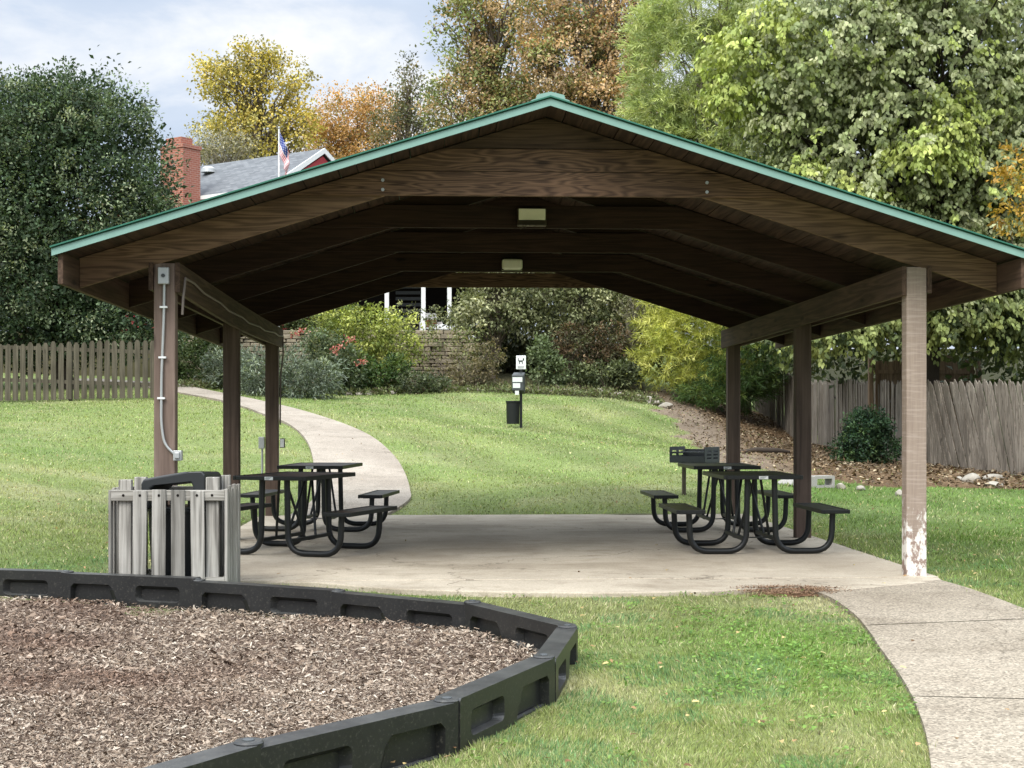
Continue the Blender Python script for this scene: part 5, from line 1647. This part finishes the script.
# leaf litter on the bare soil and stray leaves on lawn and concrete
n = 15000
lx_ = rng.uniform(3.4, 10.5, n); ly_ = rng.uniform(22.8, 48, n)
ok = bare(lx_, ly_) & (rng.random(n) < np.where(lx_ > 5.5, 1, .35)); lx_, ly_ = lx_[ok], ly_[ok]; n = len(lx_)
p = np.stack([lx_, ly_, tz(lx_, ly_) + .02 + rng.uniform(0, .04, n)], -1)
V = leaf_quads(p, unit(n) * np.array([1, 1, .35]), unit(n) * .5 + np.array([0, 0, 1]), rng.uniform(.05, .11, n), rng.uniform(.03, .06, n), .2)
V = hexed(V)
tag(link('leaf_litter', np_mesh('leaf_litter', V, 6, pal([(.19, .135, .08), (.13, .088, .052), (.33, .27, .18), (.085, .062, .04)], [2, 2.5, .8, 2.5], n, .25)), M['dead_leaf']), 'brown leaf litter strewn over the bare soil by the fence', 'leaf litter', kind='stuff')
n = 1000
ly_ = rng.uniform(5.5, 32, n); lx_ = rng.uniform(-.38, .38, n) * ly_
onslab = inside(lx_, ly_, SLAB) | inside(lx_, ly_, APRON) | inside(lx_, ly_, WALK_L + WALK_R[::-1])
ok = ~inside(lx_, ly_, MULCH) & (~onslab | (rng.random(n) < .10))
lx_, ly_, onslab = lx_[ok], ly_[ok], onslab[ok]; n = len(lx_)
p = np.stack([lx_, ly_, np.where(onslab, np.where(inside(lx_, ly_, SLAB), .006, tz(lx_, ly_) + .062), tz(lx_, ly_) + .035)], -1)
V = leaf_quads(p, unit(n) * np.array([1, 1, .15]), unit(n) * .3 + np.array([0, 0, 1]), rng.uniform(.018, .04, n) * (1 + ly_ / 40), rng.uniform(.014, .028, n), .25)
V = hexed(V)
tag(link('fallen_leaves', np_mesh('fallen_leaves', V, 6, pal([(.42, .32, .14), (.30, .19, .09), (.55, .46, .22), (.14, .08, .04)], [2, 2, 1, 1], n)), M['dead_leaf']), 'stray tan fallen leaves scattered over lawn and concrete', 'fallen leaves', kind='stuff')

# ------------------------------------------------------------------ light, sky, camera
SUN = Vector((-.30, -.62, .74)).normalized()
el = math.asin(SUN.z); az = math.atan2(SUN.x, SUN.y)
ld = bpy.data.lights.new('sun', 'SUN'); ld.energy = 3.1; ld.angle = R(30); ld.color = (1.0, .955, .87)
so = bpy.data.objects.new('sun', ld); COL.objects.link(so)
so.rotation_euler = (-SUN).to_track_quat('-Z', 'Y').to_euler()
w = bpy.data.worlds.new('World'); scene.world = w; w.use_nodes = True
nt = w.node_tree; bg = nt.nodes['Background']
class WN(Mat):
    def __init__(s): s.t = nt
W_ = WN()
sky = W_.n('ShaderNodeTexSky', sky_type='NISHITA', sun_disc=False, sun_elevation=el, sun_rotation=az)
tc = W_.n('ShaderNodeTexCoord').outputs['Generated']
mp = W_.n('ShaderNodeMapping', {'Vector': tc, 'Scale': (2.6, 2.6, 7.0), 'Location': (.35, .2, .12)}).outputs[0]
cn = W_.noise(mp, 1.6, 7, .56, .25)
cl = W_.ramp(cn, [(.36, (6.4, 7.7, 9.6)), (.52, (8.0, 9.0, 10.6)), (.64, (12.0, 12.1, 12.2))])
sepz = W_.n('ShaderNodeSeparateXYZ', {0: tc}).outputs[2]
gain = W_.n('ShaderNodeMapRange', {'Value': sepz, 'From Min': .27, 'From Max': .75, 'To Min': 0.0, 'To Max': 1.0}).outputs[0]
gcol = W_.mix(gain, (1, 1, 1), (4.6, 4.45, 4.15))
mixc = W_.mix(.86, sky.outputs[0], cl)
gm = W_.n('ShaderNodeVectorMath', {0: mixc, 1: gcol}, operation='MULTIPLY')
nt.links.new(gm.outputs[0], bg.inputs[0]); bg.inputs[1].default_value = .095

cam = bpy.data.cameras.new('camera'); co = bpy.data.objects.new('camera', cam); COL.objects.link(co)
cam.sensor_fit = 'HORIZONTAL'; cam.sensor_width = 36.0; cam.lens = 36.0 * F / 1024.0
cam.shift_y = 31.0 / 1024.0
cam.clip_start = .05; cam.clip_end = 3000
co.location = (0, 0, EYE); co.rotation_euler = (R(90), 0, 0)
scene.camera = co
scene.view_settings.view_transform = 'Standard'; scene.view_settings.look = 'None'; scene.view_settings.exposure = 0
scene.cycles.max_bounces = 8; scene.cycles.diffuse_bounces = 4; scene.cycles.transmission_bounces = 4
scene.render.resolution_x = 1024; scene.render.resolution_y = 768
